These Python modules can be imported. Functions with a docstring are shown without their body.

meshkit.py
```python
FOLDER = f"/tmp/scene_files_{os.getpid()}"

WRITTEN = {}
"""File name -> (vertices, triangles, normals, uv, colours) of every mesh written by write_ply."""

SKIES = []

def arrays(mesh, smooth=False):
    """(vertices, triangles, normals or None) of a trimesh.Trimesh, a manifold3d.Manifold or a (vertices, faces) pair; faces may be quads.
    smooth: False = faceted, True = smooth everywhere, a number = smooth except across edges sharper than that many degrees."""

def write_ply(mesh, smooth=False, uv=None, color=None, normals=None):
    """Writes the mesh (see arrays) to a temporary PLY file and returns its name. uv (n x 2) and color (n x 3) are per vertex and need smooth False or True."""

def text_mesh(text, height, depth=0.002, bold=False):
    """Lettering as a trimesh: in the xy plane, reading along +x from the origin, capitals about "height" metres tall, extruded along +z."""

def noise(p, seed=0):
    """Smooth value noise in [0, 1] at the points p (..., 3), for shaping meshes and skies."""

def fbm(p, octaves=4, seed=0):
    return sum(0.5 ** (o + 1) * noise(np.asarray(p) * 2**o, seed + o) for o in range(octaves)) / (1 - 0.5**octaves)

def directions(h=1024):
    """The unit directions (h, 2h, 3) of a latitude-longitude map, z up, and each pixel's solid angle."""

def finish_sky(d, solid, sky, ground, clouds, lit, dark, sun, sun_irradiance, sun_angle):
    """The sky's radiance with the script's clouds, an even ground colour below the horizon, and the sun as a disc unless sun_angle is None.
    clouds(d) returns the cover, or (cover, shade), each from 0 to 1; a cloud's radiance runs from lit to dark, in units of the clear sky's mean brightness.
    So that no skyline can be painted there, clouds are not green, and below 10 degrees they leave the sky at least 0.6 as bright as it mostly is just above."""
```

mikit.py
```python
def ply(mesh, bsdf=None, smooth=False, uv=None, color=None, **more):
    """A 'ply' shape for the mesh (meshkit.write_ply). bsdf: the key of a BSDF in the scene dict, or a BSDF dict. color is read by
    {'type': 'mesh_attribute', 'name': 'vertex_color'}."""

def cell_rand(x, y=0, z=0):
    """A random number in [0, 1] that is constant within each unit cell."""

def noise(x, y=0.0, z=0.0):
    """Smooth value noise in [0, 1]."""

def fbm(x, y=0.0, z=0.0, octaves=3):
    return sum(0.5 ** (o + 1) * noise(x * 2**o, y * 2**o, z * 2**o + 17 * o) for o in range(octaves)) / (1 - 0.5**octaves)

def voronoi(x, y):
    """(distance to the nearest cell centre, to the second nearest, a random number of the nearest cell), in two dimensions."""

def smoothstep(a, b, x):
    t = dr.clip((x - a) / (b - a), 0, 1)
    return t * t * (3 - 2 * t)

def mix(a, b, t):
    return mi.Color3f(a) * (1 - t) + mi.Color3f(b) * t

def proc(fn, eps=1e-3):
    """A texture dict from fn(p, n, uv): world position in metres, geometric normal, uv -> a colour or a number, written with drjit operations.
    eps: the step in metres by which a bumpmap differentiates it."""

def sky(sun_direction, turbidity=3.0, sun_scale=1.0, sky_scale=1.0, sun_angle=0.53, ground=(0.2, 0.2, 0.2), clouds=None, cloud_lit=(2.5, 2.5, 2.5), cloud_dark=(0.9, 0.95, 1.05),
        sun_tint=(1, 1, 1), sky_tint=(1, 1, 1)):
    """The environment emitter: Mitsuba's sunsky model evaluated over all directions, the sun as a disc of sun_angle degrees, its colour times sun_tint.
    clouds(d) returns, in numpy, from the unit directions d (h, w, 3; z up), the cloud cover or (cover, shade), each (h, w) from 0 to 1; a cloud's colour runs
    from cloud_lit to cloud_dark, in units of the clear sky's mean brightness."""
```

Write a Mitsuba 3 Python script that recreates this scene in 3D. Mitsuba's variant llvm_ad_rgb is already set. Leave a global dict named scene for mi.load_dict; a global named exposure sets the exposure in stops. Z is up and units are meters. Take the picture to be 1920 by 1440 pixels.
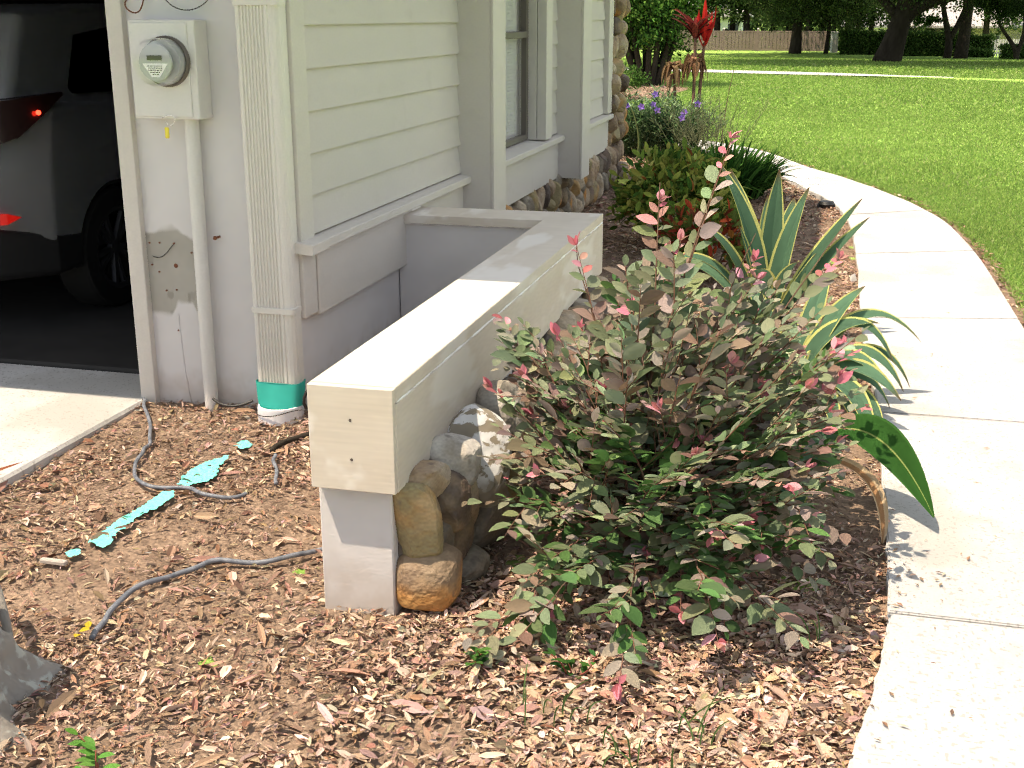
import math
import numpy as np, trimesh, manifold3d, shapely
from shapely.geometry import Polygon, Point, LineString
import drjit as dr
import mitsuba as mi, mikit, meshkit
from mikit import proc, noise, fbm, voronoi, smoothstep, mix

rng = np.random.default_rng(7)
T = mi.ScalarTransform4f
scene, labels = {}, {}
# ---------------------------------------------------------------- camera, sky, exposure
pitch, yaw, EYE = math.atan(690 / 2265.), math.radians(14.49), 1.65
fw = np.array([-math.sin(yaw) * math.cos(pitch), math.cos(yaw) * math.cos(pitch), -math.sin(pitch)])
scene['camera'] = {'type': 'thinlens', 'fov': 2 * math.degrees(math.atan(960 / 2265.)), 'fov_axis': 'x', 'aperture_radius': 0.0014, 'focus_distance': 3.6,
                   'near_clip': 0.05, 'far_clip': 2000.0,
                   'to_world': T().look_at(origin=[0, 0, EYE], target=list(np.array([0, 0, EYE]) + fw), up=[0, 0, 1])}
SUN = (-0.33, -0.26, 1.0)
def clouds(d):                  # unseen broken cloud all round, added to whiten the fill light
    z = np.maximum(d[..., 2:], .06); q = d / z * .9; q[..., 2] = 0
    f = meshkit.fbm(q * 1.3, 4, 3); return .35 + ss(.36, .62, f) * .6, .15 + 0 * f
def ss(a, b, x):
    t = np.clip((x - a) / (b - a), 0, 1)
    return t * t * (3 - 2 * t)
scene['sky'] = mikit.sky(SUN, turbidity=3.5, ground=(0.20, 0.20, 0.13), clouds=clouds, cloud_lit=(2.3, 2.2, 2.03), sky_tint=(1.05, 1.0, .93), sun_scale=.84, sky_scale=1.12, sun_tint=(1.0, .985, .95))
exposure = 2.42

# ---------------------------------------------------------------- helpers
def gz(y):                      # the park falls gently away beyond the far path
    return -0.9 * ss(38, 92, np.asarray(y, float))
USED = {}
def key(name, parent=None):
    k = f'{parent}__{name}' if parent else name
    n = USED.get(k, 0); USED[k] = n + 1
    return k if n == 0 else f'{k}_{n:03d}'
def put(name, mesh, bsdf, parent=None, smooth=False, color=None, label=None, cat=None, group=None, kind=None, **more):
    k = key(name, parent)
    scene[k] = mikit.ply(mesh, bsdf, smooth=smooth, color=color, **more)
    tag(k, label, cat, group, kind)
    return k
def tag(k, label=None, cat=None, group=None, kind=None):
    d = {a: b for a, b in dict(label=label, category=cat, group=group, kind=kind).items() if b}
    if d: labels[k] = d
def thing(name, label, cat, group=None):
    k = key(name); tag(k, label, cat, group)
    return k
def cat(ms):
    return trimesh.util.concatenate(ms)
def hull(p):
    m = manifold3d.Manifold.hull_points(np.asarray(p, np.float64)).to_mesh()
    return trimesh.Trimesh(m.vert_properties[:, :3], m.tri_verts, process=False)
def box(x0, x1, y0, y1, z0, z1, c=0.003):
    p = []
    for i, x in enumerate((x0, x1)):
        for j, y in enumerate((y0, y1)):
            for k, z in enumerate((z0, z1)):
                sx, sy, sz = (1, -1)[i], (1, -1)[j], (1, -1)[k]
                if c == 0: p.append((x, y, z))
                else: p += [(x, y + sy * c, z + sz * c), (x + sx * c, y, z + sz * c), (x + sx * c, y + sy * c, z)]
    return hull(p)
def prism_y(pts, y0, y1):       # polygon in xz, run along y
    m = trimesh.creation.extrude_polygon(Polygon(pts), y1 - y0)
    v = m.vertices.copy(); m.vertices = np.c_[v[:, 0], y1 - v[:, 2], v[:, 1]]
    return m
def prism_x(pts, x0, x1):       # polygon in yz, run along x
    m = trimesh.creation.extrude_polygon(Polygon(pts), x1 - x0)
    v = m.vertices.copy(); m.vertices = np.c_[x0 + v[:, 2], v[:, 0], v[:, 1]]
    return m
def tube(path, rad, n=8, caps=True):
    P = np.asarray(path, float); R = np.broadcast_to(rad, len(P)).astype(float)
    t = np.gradient(P, axis=0); t /= np.linalg.norm(t, axis=1, keepdims=True) + 1e-9
    u = np.cross(t[0], [0, 0, 1.0] if abs(t[0, 2]) < .9 else [1.0, 0, 0]); V = []
    a = np.arange(n) * 2 * np.pi / n
    for p, d, r in zip(P, t, R):
        u = u - d * (u @ d); u /= np.linalg.norm(u) + 1e-9; w = np.cross(d, u)
        V.append(p + r * (np.cos(a)[:, None] * u + np.sin(a)[:, None] * w))
    V = np.vstack(V); i = np.arange(n); j = (i + 1) % n; F = []
    for k in range(len(P) - 1):
        F.append(np.c_[k * n + i, k * n + j, (k + 1) * n + j]); F.append(np.c_[k * n + i, (k + 1) * n + j, (k + 1) * n + i])
    if caps:
        V = np.vstack([V, P[:1], P[-1:]]); m = len(P) * n
        F.append(np.c_[j, i, np.full(n, m)]); F.append(np.c_[(len(P) - 1) * n + i, (len(P) - 1) * n + j, np.full(n, m + 1)])
    return trimesh.Trimesh(V, np.vstack(F), process=False)
def spline(pts, n):
    from scipy.interpolate import CubicSpline
    P = np.asarray(pts, float); s = np.r_[0, np.cumsum(np.linalg.norm(np.diff(P, axis=0), axis=1))]
    return CubicSpline(s, P)(np.linspace(0, s[-1], n))
def lathe(prof, n=32, axis='z', at=(0, 0, 0)):
    m = trimesh.creation.revolve(np.asarray(prof, float), sections=n); v = m.vertices.copy()
    if axis == 'y': v = np.c_[v[:, 0], -v[:, 2], v[:, 1]]      # profile height runs towards -y
    if axis == 'x': v = np.c_[v[:, 2], v[:, 0], v[:, 1]]
    m.vertices = v + np.asarray(at)
    return m
def unit(a):
    a = np.asarray(a, float); return a / (np.linalg.norm(a, axis=-1, keepdims=True) + 1e-9)
def rand_dir(n, r=None):
    return unit((r or rng).normal(size=(n, 3)))

# leaf templates: (along, across, lift); lift is along the leaf normal
def template(rows, half, fold, droop):
    V, F = [(0, 0, 0)], []
    for t, h in zip(rows, half):
        d = -droop * t * t
        V += [(t, -h, fold * h + d), (t, 0, d), (t, h, fold * h + d)]
    V.append((1, 0, -droop))
    F += [(0, 1, 2), (0, 2, 3)]
    for k in range(len(rows) - 1):
        a = 1 + 3 * k
        for c in (0, 1): F += [(a + c, a + 3 + c, a + 4 + c), (a + c, a + 4 + c, a + 1 + c)]
    a, e = 1 + 3 * (len(rows) - 1), len(V) - 1
    F += [(a, e, a + 1), (a + 1, e, a + 2)]
    return np.array(V, float), np.array(F)
LEAF_A = template((.12, .32, .58, .82), (.24, .45, .48, .29), .35, .12)
LEAF_B = template((.45,), (.5,), .35, .1)
LEAF_Q = (np.array([(0, 0, 0), (.5, -.5, .08), (.5, .5, .08), (1, 0, 0)], float), np.array([(0, 1, 3), (0, 3, 2)]))
def leaf_batch(tmpl, P, D, N, L, W, C, jit=.06, r=None):
    """leaves at P pointing along D, face normal N, length L, width W, colour C -> mesh, vertex colours"""
    V0, F0 = tmpl; n = len(P); D = unit(D); N = unit(N - D * (N * D).sum(1, keepdims=True)); B = np.cross(N, D)
    L = np.broadcast_to(L, n)[:, None, None]; W = np.broadcast_to(W, n)[:, None, None]
    v = P[:, None] + D[:, None] * V0[None, :, :1] * L + B[:, None] * V0[None, :, 1:2] * W + N[:, None] * V0[None, :, 2:] * W
    f = F0[None] + (np.arange(n) * len(V0))[:, None, None]
    c = np.repeat(np.broadcast_to(C, (n, 3)), len(V0), 0)
    return trimesh.Trimesh(v.reshape(-1, 3), f.reshape(-1, 3), process=False), np.clip(c, .005, .95)
def join(parts):                # [(mesh, colours)]
    return cat([p[0] for p in parts]), np.vstack([p[1] for p in parts])
def palette(n, cols, wts=None, sd=.18, r=None):
    r = r or rng; cols = np.asarray(cols, float)
    i = r.choice(len(cols), n, p=None if wts is None else np.asarray(wts) / np.sum(wts))
    return cols[i] * np.exp(r.normal(0, sd, (n, 1))) * np.exp(r.normal(0, sd * .3, (n, 3)))
def strap(b, c, t, w, mid, edge, fold=.25, n=12, taper=1.0, hint=(0, 0, 1), sharp=.8, base=.6, wob=0.0, rib=None):
    """long blade on a quadratic curve b-c-t, keeled, with coloured margins"""
    b, c, t = map(lambda q: np.asarray(q, float), (b, c, t)); s = np.linspace(0, 1, n)[:, None]
    P = (1 - s)**2 * b + 2 * s * (1 - s) * c + s * s * t
    D = unit(np.gradient(P, axis=0)); S = np.cross(D, np.asarray(hint, float))
    bad = np.linalg.norm(S, axis=1) < .05; S[bad] = np.cross(D[bad], [0.3, 1, .1]); S = unit(S)
    for k in range(1, n):
        if S[k] @ S[k - 1] < 0: S[k] *= -1
    U = np.cross(S, D)
    x = s[:, 0]; W = w * .5 * np.minimum(1, base + (1 - base) * np.sin(np.minimum(x / .45, 1) * np.pi / 2)) * np.clip(1 - np.clip((x - .45) / .55, 0, 1)**1.7, 0.02, 1)**taper
    q = np.array([-1, -sharp, -sharp + .03, -.07, 0, .07, sharp - .03, sharp, 1]); m = len(q)
    lift = fold * np.abs(q)**1.3 - fold * .3
    V = P[:, None] + S[:, None] * (q[None, :, None] * W[:, None, None]) + U[:, None] * (lift[None, :, None] * W[:, None, None])
    if wob: V += U[:, None] * (wob * W[:, None] * np.sin(x[:, None] * 19 + q[None] * 2))[..., None]
    V = V.reshape(-1, 3); F = []
    for k in range(n - 1):
        for j in range(m - 1): a = k * m + j; F += [(a, a + 1, a + m + 1), (a, a + m + 1, a + m)]
    col = np.array([edge, edge, mid, mid, mid, mid, mid, edge, edge], float); C = np.tile(col, (n, 1)) * (1 + .10 * np.sin(np.arange(n * m) * 2.7))[:, None]
    if rib is not None: C[4::m] = rib
    if n == 18: C[-m:] = (.14, .08, .05); C[-2 * m:-m] = C[-2 * m:-m] * .6 + np.array((.14, .08, .05)) * .4
    return trimesh.Trimesh(V, np.array(F), process=False), C

# ---------------------------------------------------------------- materials
def rgb(*c): return {'type': 'rgb', 'value': list(c[0] if len(c) == 1 else c)}
VC = {'type': 'mesh_attribute', 'name': 'vertex_color'}
def two(b): return {'type': 'twosided', 'bsdf': b}
def bump(tex, scale, b): return {'type': 'bumpmap', 'tex': tex, 'scale': scale, 'bsdf': b}
def prin(col, rough=.6, spec=.5, **m): return {'type': 'principled', 'base_color': col, 'roughness': rough, 'specular': spec, **m}
def mat(name, b): scene[name] = b
def paint(base, var, dirt=(.30, .27, .21)):
    def fn(p, n, uv):
        a = fbm(p.x * 3.1, p.y * 3.1, p.z * 2.3, 4); g = noise(p.x * 160, p.y * 160, p.z * 160)
        streak = smoothstep(.60, .85, fbm(p.x * 9, p.y * 9, p.z * 2.5, 3))
        c = mi.Color3f(base) * (1 - var * .5 + var * a) * (.975 + .05 * g)
        return mix(c, dirt, streak * .05 + smoothstep(.66, .8, fbm(p.x * 7 + 9, p.y * 7, p.z * 9, 3)) * .07)
    return proc(fn)
grain = proc(lambda p, n, uv: fbm(p.x * 60, p.y * 8, p.z * 220, 3))
mat('paint_trim', two(bump(grain, .0006, prin(paint((.545, .517, .475), .06), .55, .3))))
mat('paint_spout', two(prin(paint((.62, .60, .55), .04), .45, .35)))
mat('paint_siding', two(bump(proc(lambda p, n, uv: fbm(p.x * 60, p.y * 14, p.z * 160, 3)), .0008, prin(paint((.515, .485, .452), .07), .6, .3))))
def cope(p, n, uv):
    a = fbm(p.x * 7, p.y * 2.6, p.z * 9, 4); b = smoothstep(.50, .64, fbm(p.x * 8 + 3, p.y * 2.3, p.z * 7, 4))
    wood = fbm(p.x * 9, p.y * 30, p.z * 120, 3)
    c = mix((.54, .482, .405), (.63, .58, .505), a) * (.94 + .12 * wood)
    return mix(c, (.76, .74, .70), b * .55)
mat('paint_coping', two(bump(proc(lambda p, n, uv: fbm(p.x * 30, p.y * 30, p.z * 160, 3)), .0005, prin(proc(cope), .62, .25))))
mat('caulk', two(prin(rgb(.82, .81, .79), .6)))
def stucco(p, n, uv):
    a = fbm(p.x * 5, p.y * 5, p.z * 5, 4)
    c = mix((.55, .535, .535), (.64, .625, .625), a)
    # old unpainted patch beside the conduit, its outline that of a removed panel
    w = (fbm(p.x * 9, p.y * 9, p.z * 9, 3) - .5)
    inx = smoothstep(-2.86, -2.84, p.x + w * .02) * (1 - smoothstep(-2.545, -2.515, p.x + w * .10))
    top = 1 - smoothstep(.765, .79, p.z + w * .09 + smoothstep(-2.62, -2.55, p.x) * .02)
    bot = smoothstep(.405, .43, p.z + w * .05 + .10 * smoothstep(-2.70, -2.66, p.x) * (1 - smoothstep(-2.60, -2.56, p.x)) * -.55)
    on = inx * top * bot * (1 - smoothstep(-4.7, -4.62, -p.y * 0 - p.y))*1.0
    g = mix((.30, .285, .25), (.40, .385, .35), fbm(p.x * 11, p.y * 3, p.z * 7, 4))
    g = mix(g, (.20, .19, .17), smoothstep(.6, .75, fbm(p.x * 23 + 4, 1.0, p.z * 12, 3)) * .6)
    low = (1 - smoothstep(.0, .20, p.z + (fbm(p.x * 13, p.y * 13, p.z * 9, 4) - .5) * .26))
    c = mix(c, (.40, .34, .28), low * .6)
    return mix(c, g, inx * top * bot * smoothstep(4.50, 4.52, p.y) * (1 - smoothstep(4.58, 4.6, p.y)))
mat('stucco', two(bump(proc(lambda p, n, uv: fbm(p.x * 170, p.y * 170, p.z * 170, 3) + .5 * fbm(p.x * 60, p.y * 60, p.z * 60, 2)), .0013, prin(proc(stucco), .85, .2))))
def concrete(p, n, uv):
    a = fbm(p.x * 1.7, p.y * 1.7, 0.0, 4); s = noise(p.x * 190, p.y * 190, p.z * 190); k = smoothstep(.74, .86, noise(p.x * 110, p.y * 110, 3.0))
    c = mix((.425, .42, .41), (.52, .515, .505), a) * (.93 + .14 * s)
    return mix(mix(c, (.25, .24, .22), k * .5), (.29, .275, .245), smoothstep(.50, .72, fbm(p.x * 2.6, p.y * 2.6, 2.0, 5)) * .45)
mat('concrete', two(bump(proc(lambda p, n, uv: fbm(p.x * 140, p.y * 140, p.z * 140, 3)), .0015, prin(proc(concrete), .85, .2))))
mat('garage_shade', two(prin(rgb(.02, .019, .018), .9, .1)))  # near black colour stands in for deep shade on the garage walls
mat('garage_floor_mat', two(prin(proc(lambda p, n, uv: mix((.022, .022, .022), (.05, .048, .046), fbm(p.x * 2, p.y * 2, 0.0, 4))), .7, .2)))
mat('pvc', two(prin(rgb(.78, .78, .80), .35, .4)))
mat('teal_sleeve', two(prin(rgb(.035, .40, .33), .4, .4)))
mat('teal_paint', two(prin(VC, .6, .3)))
mat('metal_box', two(prin(paint((.60, .59, .565), .07), .42, .4)))
mat('aluminium', two({'type': 'roughconductor', 'material': 'Al', 'alpha': .25}))
mat('rust', two(prin(rgb(.16, .06, .03), .8)))
mat('dial_face', two(prin(rgb(.36, .38, .38), .5)))
mat('dial_print', two(prin(rgb(.72, .73, .74), .5)))
mat('black_plastic', two(prin(rgb(.015, .016, .017), .45)))
mat('display', two(prin(rgb(.03, .045, .03), .2)))
mat('yellow_tag', two(prin(rgb(.72, .62, .06), .4)))
mat('dial_glass', {'type': 'thindielectric', 'int_ior': 1.5})
mat('pane_glass', {'type': 'thindielectric', 'int_ior': 1.5})
mat('bronze_frame', two(prin(rgb(.10, .085, .075), .4, .5)))
mat('blind', two(prin(rgb(.55, .57, .55), .7)))
mat('cable_grey', two(prin(proc(lambda p, n, uv: mix((.10, .115, .14), (.21, .225, .26), noise(p.x * 60, p.y * 60, 0.0))), .5)))
mat('wire_black', two(prin(rgb(.03, .028, .026), .5)))
mat('bark', two(bump(proc(lambda p, n, uv: fbm(p.x * 26, p.y * 26, p.z * 7, 4)), .02, prin(proc(lambda p, n, uv: mix((.022, .018, .014), (.062, .052, .042), fbm(p.x * 6, p.y * 6, p.z * 2, 4))), .9, .1))))
def lich(p, n, uv):
    a = fbm(p.x * 16, p.y * 16, p.z * 7, 4); l = smoothstep(.55, .68, fbm(p.x * 28 + 5, p.y * 28, p.z * 20, 4))
    return mix(mix((.17, .155, .135), (.33, .31, .28), a), (.44, .47, .43), l * .7)
mat('stump_bark', two(bump(proc(lambda p, n, uv: fbm(p.x * 40, p.y * 40, p.z * 11, 4)), .012, prin(proc(lich), .9, .1))))
mat('leaf', {'type': 'principledthin', 'base_color': VC, 'roughness': .42, 'diff_trans': .55, 'eta': 1.45})
mat('leaf_dull', {'type': 'principledthin', 'base_color': VC, 'roughness': .6, 'diff_trans': .7, 'eta': 1.35})
mat('chip', two({'type': 'diffuse', 'reflectance': VC}))
mat('woody', two(prin(VC, .8, .2)))
def soil(p, n, uv):
    a = fbm(p.x * 14, p.y * 14, p.z * 14, 4); s = noise(p.x * 120, p.y * 120, 0.0)
    return mix((.13, .092, .068), (.31, .225, .165), a) * (.7 + .6 * s)
mat('soil', two(bump(proc(lambda p, n, uv: fbm(p.x * 55, p.y * 55, 0.0, 4)), .02, prin(proc(soil), .95, .1))))
def turf(p, n, uv):
    a = fbm(p.x * .9, p.y * .45, 0.0, 4); s = fbm(p.x * 30, p.y * 14, 0.0, 3)
    return mix(mix((.17, .30, .06), (.23, .36, .08), a), (.30, .37, .13), smoothstep(.5, .75, s) * .5)
mat('turf', two(prin(proc(turf), .95, .1)))

# ---------------------------------------------------------------- ground, paths
xs = np.r_[np.linspace(-400, -40, 14), np.linspace(-30, 40, 36), np.linspace(50, 400, 14)]; ysg = np.r_[np.linspace(-60, -5, 8), np.linspace(0, 130, 80), np.linspace(145, 700, 16)]
X, Y = np.meshgrid(xs, ysg, indexing='ij'); nx, ny = X.shape
def gridmesh(X, Y, Z):
    nx, ny = X.shape; i = np.arange(nx * ny).reshape(nx, ny)
    F = np.vstack([np.c_[i[:-1, :-1].ravel(), i[1:, :-1].ravel(), i[1:, 1:].ravel()], np.c_[i[:-1, :-1].ravel(), i[1:, 1:].ravel(), i[:-1, 1:].ravel()]])
    return trimesh.Trimesh(np.c_[X.ravel(), Y.ravel(), Z.ravel()], F, process=False)
put('ground', gridmesh(X, Y, gz(Y) - .022), 'turf', smooth=True, label='wide green lawn falling gently away to the fence', kind='structure')

SWL = np.array([(-.02, .4), (.03, 1.6), (.15, 2.48), (.23, 2.96), (.26, 3.26), (.275, 3.85), (.285, 5.1), (.25, 6.65), (.25, 8.31), (.23, 9.81), (.14, 10.97), (-.36, 12.88), (-.68, 13.93), (-1.35, 15.3), (-2.1, 15.95), (-3.2, 16.25), (-5.5, 16.3)])
SWR = np.array([(.95, .4), (.99, 1.6), (1.03, 2.6), (1.06, 3.0), (1.07, 3.26), (1.085, 3.9), (1.10, 5.1), (1.10, 6.83), (1.09, 8.55), (1.00, 10.3), (.80, 11.4), (.20, 13.2), (-.19, 14.06), (-.9, 15.9), (-1.9, 17.0), (-3.2, 17.35), (-5.5, 17.4)])
def dense(P, n=160):
    from scipy.interpolate import PchipInterpolator
    t = np.linspace(0, 1, len(P)); return PchipInterpolator(t, P)(np.linspace(0, 1, n))
L_, R_ = dense(SWL), dense(SWR)
def cut(yj): return np.argmin(np.abs(L_[:, 1] - yj) + 0 * yj)
joints = [0] + [int(np.argmin(np.abs(L_[:, 1] - y))) for y in (1.5, 3.26, 5.14, 6.9, 8.86, 10.7, 12.4, 14.2)] + [128, 145, 159]
put('sidewalk', cat([trimesh.creation.extrude_polygon(Polygon(np.vstack([L_[a:b + 1] + [.01, 0], (R_[a:b + 1] - [.01, 0])[::-1]])).buffer(0), .1) for a, b in zip(joints[:-1], joints[1:])]).apply_translation([0, 0, -.102]), 'soil',
    label='curving pale concrete sidewalk between the mulch bed and the lawn', kind='structure')
for a, b in zip(joints[:-1], joints[1:]):
    pl, pr = L_[a:b + 1].copy(), R_[a:b + 1].copy()
    for e, s in ((0, 1), (-1, -1)):      # tooled joint
        for q in (pl, pr): d = unit(q[1] - q[0]) if e == 0 else unit(q[-2] - q[-1]); q[e] = q[e] + d * .006
    w = fbm_e = .006
    pl[1:-1, 0] += rng.normal(0, .003, len(pl) - 2)
    poly = Polygon(np.vstack([pl, pr[::-1]])).buffer(0).buffer(-.006).buffer(.006)
    ml = [trimesh.creation.extrude_polygon(poly, .095)]
    ml[0].apply_translation([0, 0, -.071])
    top = trimesh.creation.extrude_polygon(poly.buffer(-.006), .004); top.apply_translation([0, 0, .0242])
    put('slab', cat(ml + [top]), 'concrete', 'sidewalk')
SWPOLY = Polygon(np.vstack([L_, R_[::-1]])).buffer(0)

bgx = np.linspace(-40, 3.2, 60)
def bgy(x): return 39.3 - .33 * (x + 5.3) - .011 * np.maximum(x + 1, 0)**2
put('far_path', gridmesh(*(lambda X, W: (X, bgy(X) + W * (.85 - .7 * ss(-1, 3.2, X)), gz(bgy(X)) + .03 + 0 * X))(*np.meshgrid(bgx, [-1., 1.], indexing='ij'))), 'concrete', smooth=True, label='narrow pale concrete path crossing the lawn far back', kind='structure')

put('driveway', box(-12, -2.83, -4, 4.86, -.12, .035, .012), 'concrete', label='pale concrete driveway in front of the open garage', kind='structure')
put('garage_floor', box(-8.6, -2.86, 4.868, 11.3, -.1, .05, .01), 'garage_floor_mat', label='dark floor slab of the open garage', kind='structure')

# mulch bed: one sheet of soil, then loose litter on it
STRIP = 0.10
bedpoly = Polygon(np.vstack([[(-2.83, -1.5), (-2.83, 4.5), (-2.85, 4.56), (-2.2, 4.56), (-2.2, 11.6), (-2.35, 12.3), (-6, 12.8), (-6, 16.4)], L_[::-1], [(-.1, -1.5)]])).buffer(0)
far_ring = Point(-4.4, 29.5).buffer(1.0).union(Point(-4.2, 26.2).buffer(.9)).union(Polygon([(-7, 24), (-3.6, 25), (-3.2, 29.4), (-7, 32)]))
def mulchz(x, y):
    x, y = np.asarray(x, float), np.asarray(y, float)
    q = np.stack([x * 2.3, y * 2.3, 0 * x], -1); h = (meshkit.fbm(q, 3, 5) - .5) * .05
    h = h + .025 * ss(3.9, 4.5, y) * ss(-1.2, -2.0, x)
    return h - .006
gx, gy = np.meshgrid(np.linspace(-2.9, .42, 110), np.linspace(-1.5, 17.5, 330), indexing='ij')
inside = shapely.contains_xy(bedpoly.buffer(.05), gx, gy)
M = gridmesh(gx, gy, mulchz(gx, gy)); keep = inside.ravel()[M.faces].all(1); M = trimesh.Trimesh(M.vertices, M.faces[keep], process=False)
gx, gy = np.meshgrid(np.linspace(-6, 0.2, 60), np.linspace(10.5, 17.5, 60), indexing='ij'); i2 = shapely.contains_xy(bedpoly.buffer(.05), gx, gy) & (gx < -2.8)
M2 = gridmesh(gx, gy, mulchz(gx, gy)); M2 = trimesh.Trimesh(M2.vertices, M2.faces[i2.ravel()[M2.faces].all(1)], process=False)
ring = trimesh.creation.extrude_polygon(far_ring, .02); ring.apply_translation([0, 0, -.012])
edge = Polygon(np.vstack([R_[18:] + [.004, 0], (R_[18:] + [STRIP, .03])[::-1]])).buffer(0)
es = trimesh.creation.extrude_polygon(edge, .02) if edge.geom_type == 'Polygon' else cat([trimesh.creation.extrude_polygon(g, .02) for g in edge.geoms]); es.apply_translation([0, 0, -.028])
put('mulch_bed', cat([M, M2, ring, es]), 'soil', smooth=30, label='brown soil of the planting bed under the leaf mulch', kind='structure')

MULCH = [(.43, .30, .215), (.29, .19, .135), (.58, .445, .34), (.18, .122, .092), (.36, .25, .19), (.35, .21, .14), (.49, .39, .32)]
block = [Polygon([(-1.345, 2.97), (-1.1, 2.97), (-1.1, 6.05), (-1.345, 6.05)])]
def chips(n, poly, lens, seed, wts=(3, 3, 2.2, 2, 2.5, 1.5, 1.2), zoff=.004, tilt=.45, slim=.5):
    r = np.random.default_rng(seed); x0, y0, x1, y1 = poly.bounds; P = np.zeros((0, 2))
    while len(P) < n:
        q = r.uniform((x0, y0), (x1, y1), (n * 2, 2)); q = q[shapely.contains_xy(poly, q[:, 0], q[:, 1])]
        P = np.vstack([P, q])
    P = P[:n]; z = mulchz(P[:, 0], P[:, 1])
    dens = meshkit.fbm(np.c_[P * 1.7, 0 * z], 3, 9)
    keep = r.uniform(size=n) < .30 + 1.9 * (dens - .28); P, z, dens = P[keep], z[keep], dens[keep]; n = len(P)
    a = r.uniform(0, 2 * np.pi, n); D = np.c_[np.cos(a), np.sin(a), r.normal(0, tilt * .6, n)]
    N = np.c_[r.normal(0, tilt, (n, 2)), np.ones(n)]
    L = r.lognormal(np.log(lens), .38, n); W = L * np.where(r.uniform(size=n) < slim, r.uniform(.14, .3, n), r.uniform(.32, .55, n))
    C = palette(n, MULCH, wts, .22, r) * (.75 + .5 * dens[:, None])
    P3 = np.c_[P, z + zoff + r.uniform(0, .016, n)] - unit(D) * (L * .5)[:, None]
    return leaf_batch(((lambda v: (v[0] * [1, 1, 1.5], v[1]))(template((.28, .68), (.42, .44), r.uniform(.2, .5), .15))), P3, D, N, L, W, C)
near = bedpoly.intersection(Polygon([(-3, 1.0), (.4, 1.0), (.4, 5.2), (-3, 5.2)])).difference(block[0])
mid_ = bedpoly.intersection(Polygon([(-3, 5.2), (.4, 5.2), (.4, 9.5), (-3, 9.5)])).difference(block[0])
far_ = bedpoly.intersection(Polygon([(-6, 9.5), (.4, 9.5), (.4, 17), (-6, 17)]))
front = near.intersection(Polygon([(-1.3, .8), (.4, .8), (.4, 3.3), (-1.0, 3.3)]))
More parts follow.
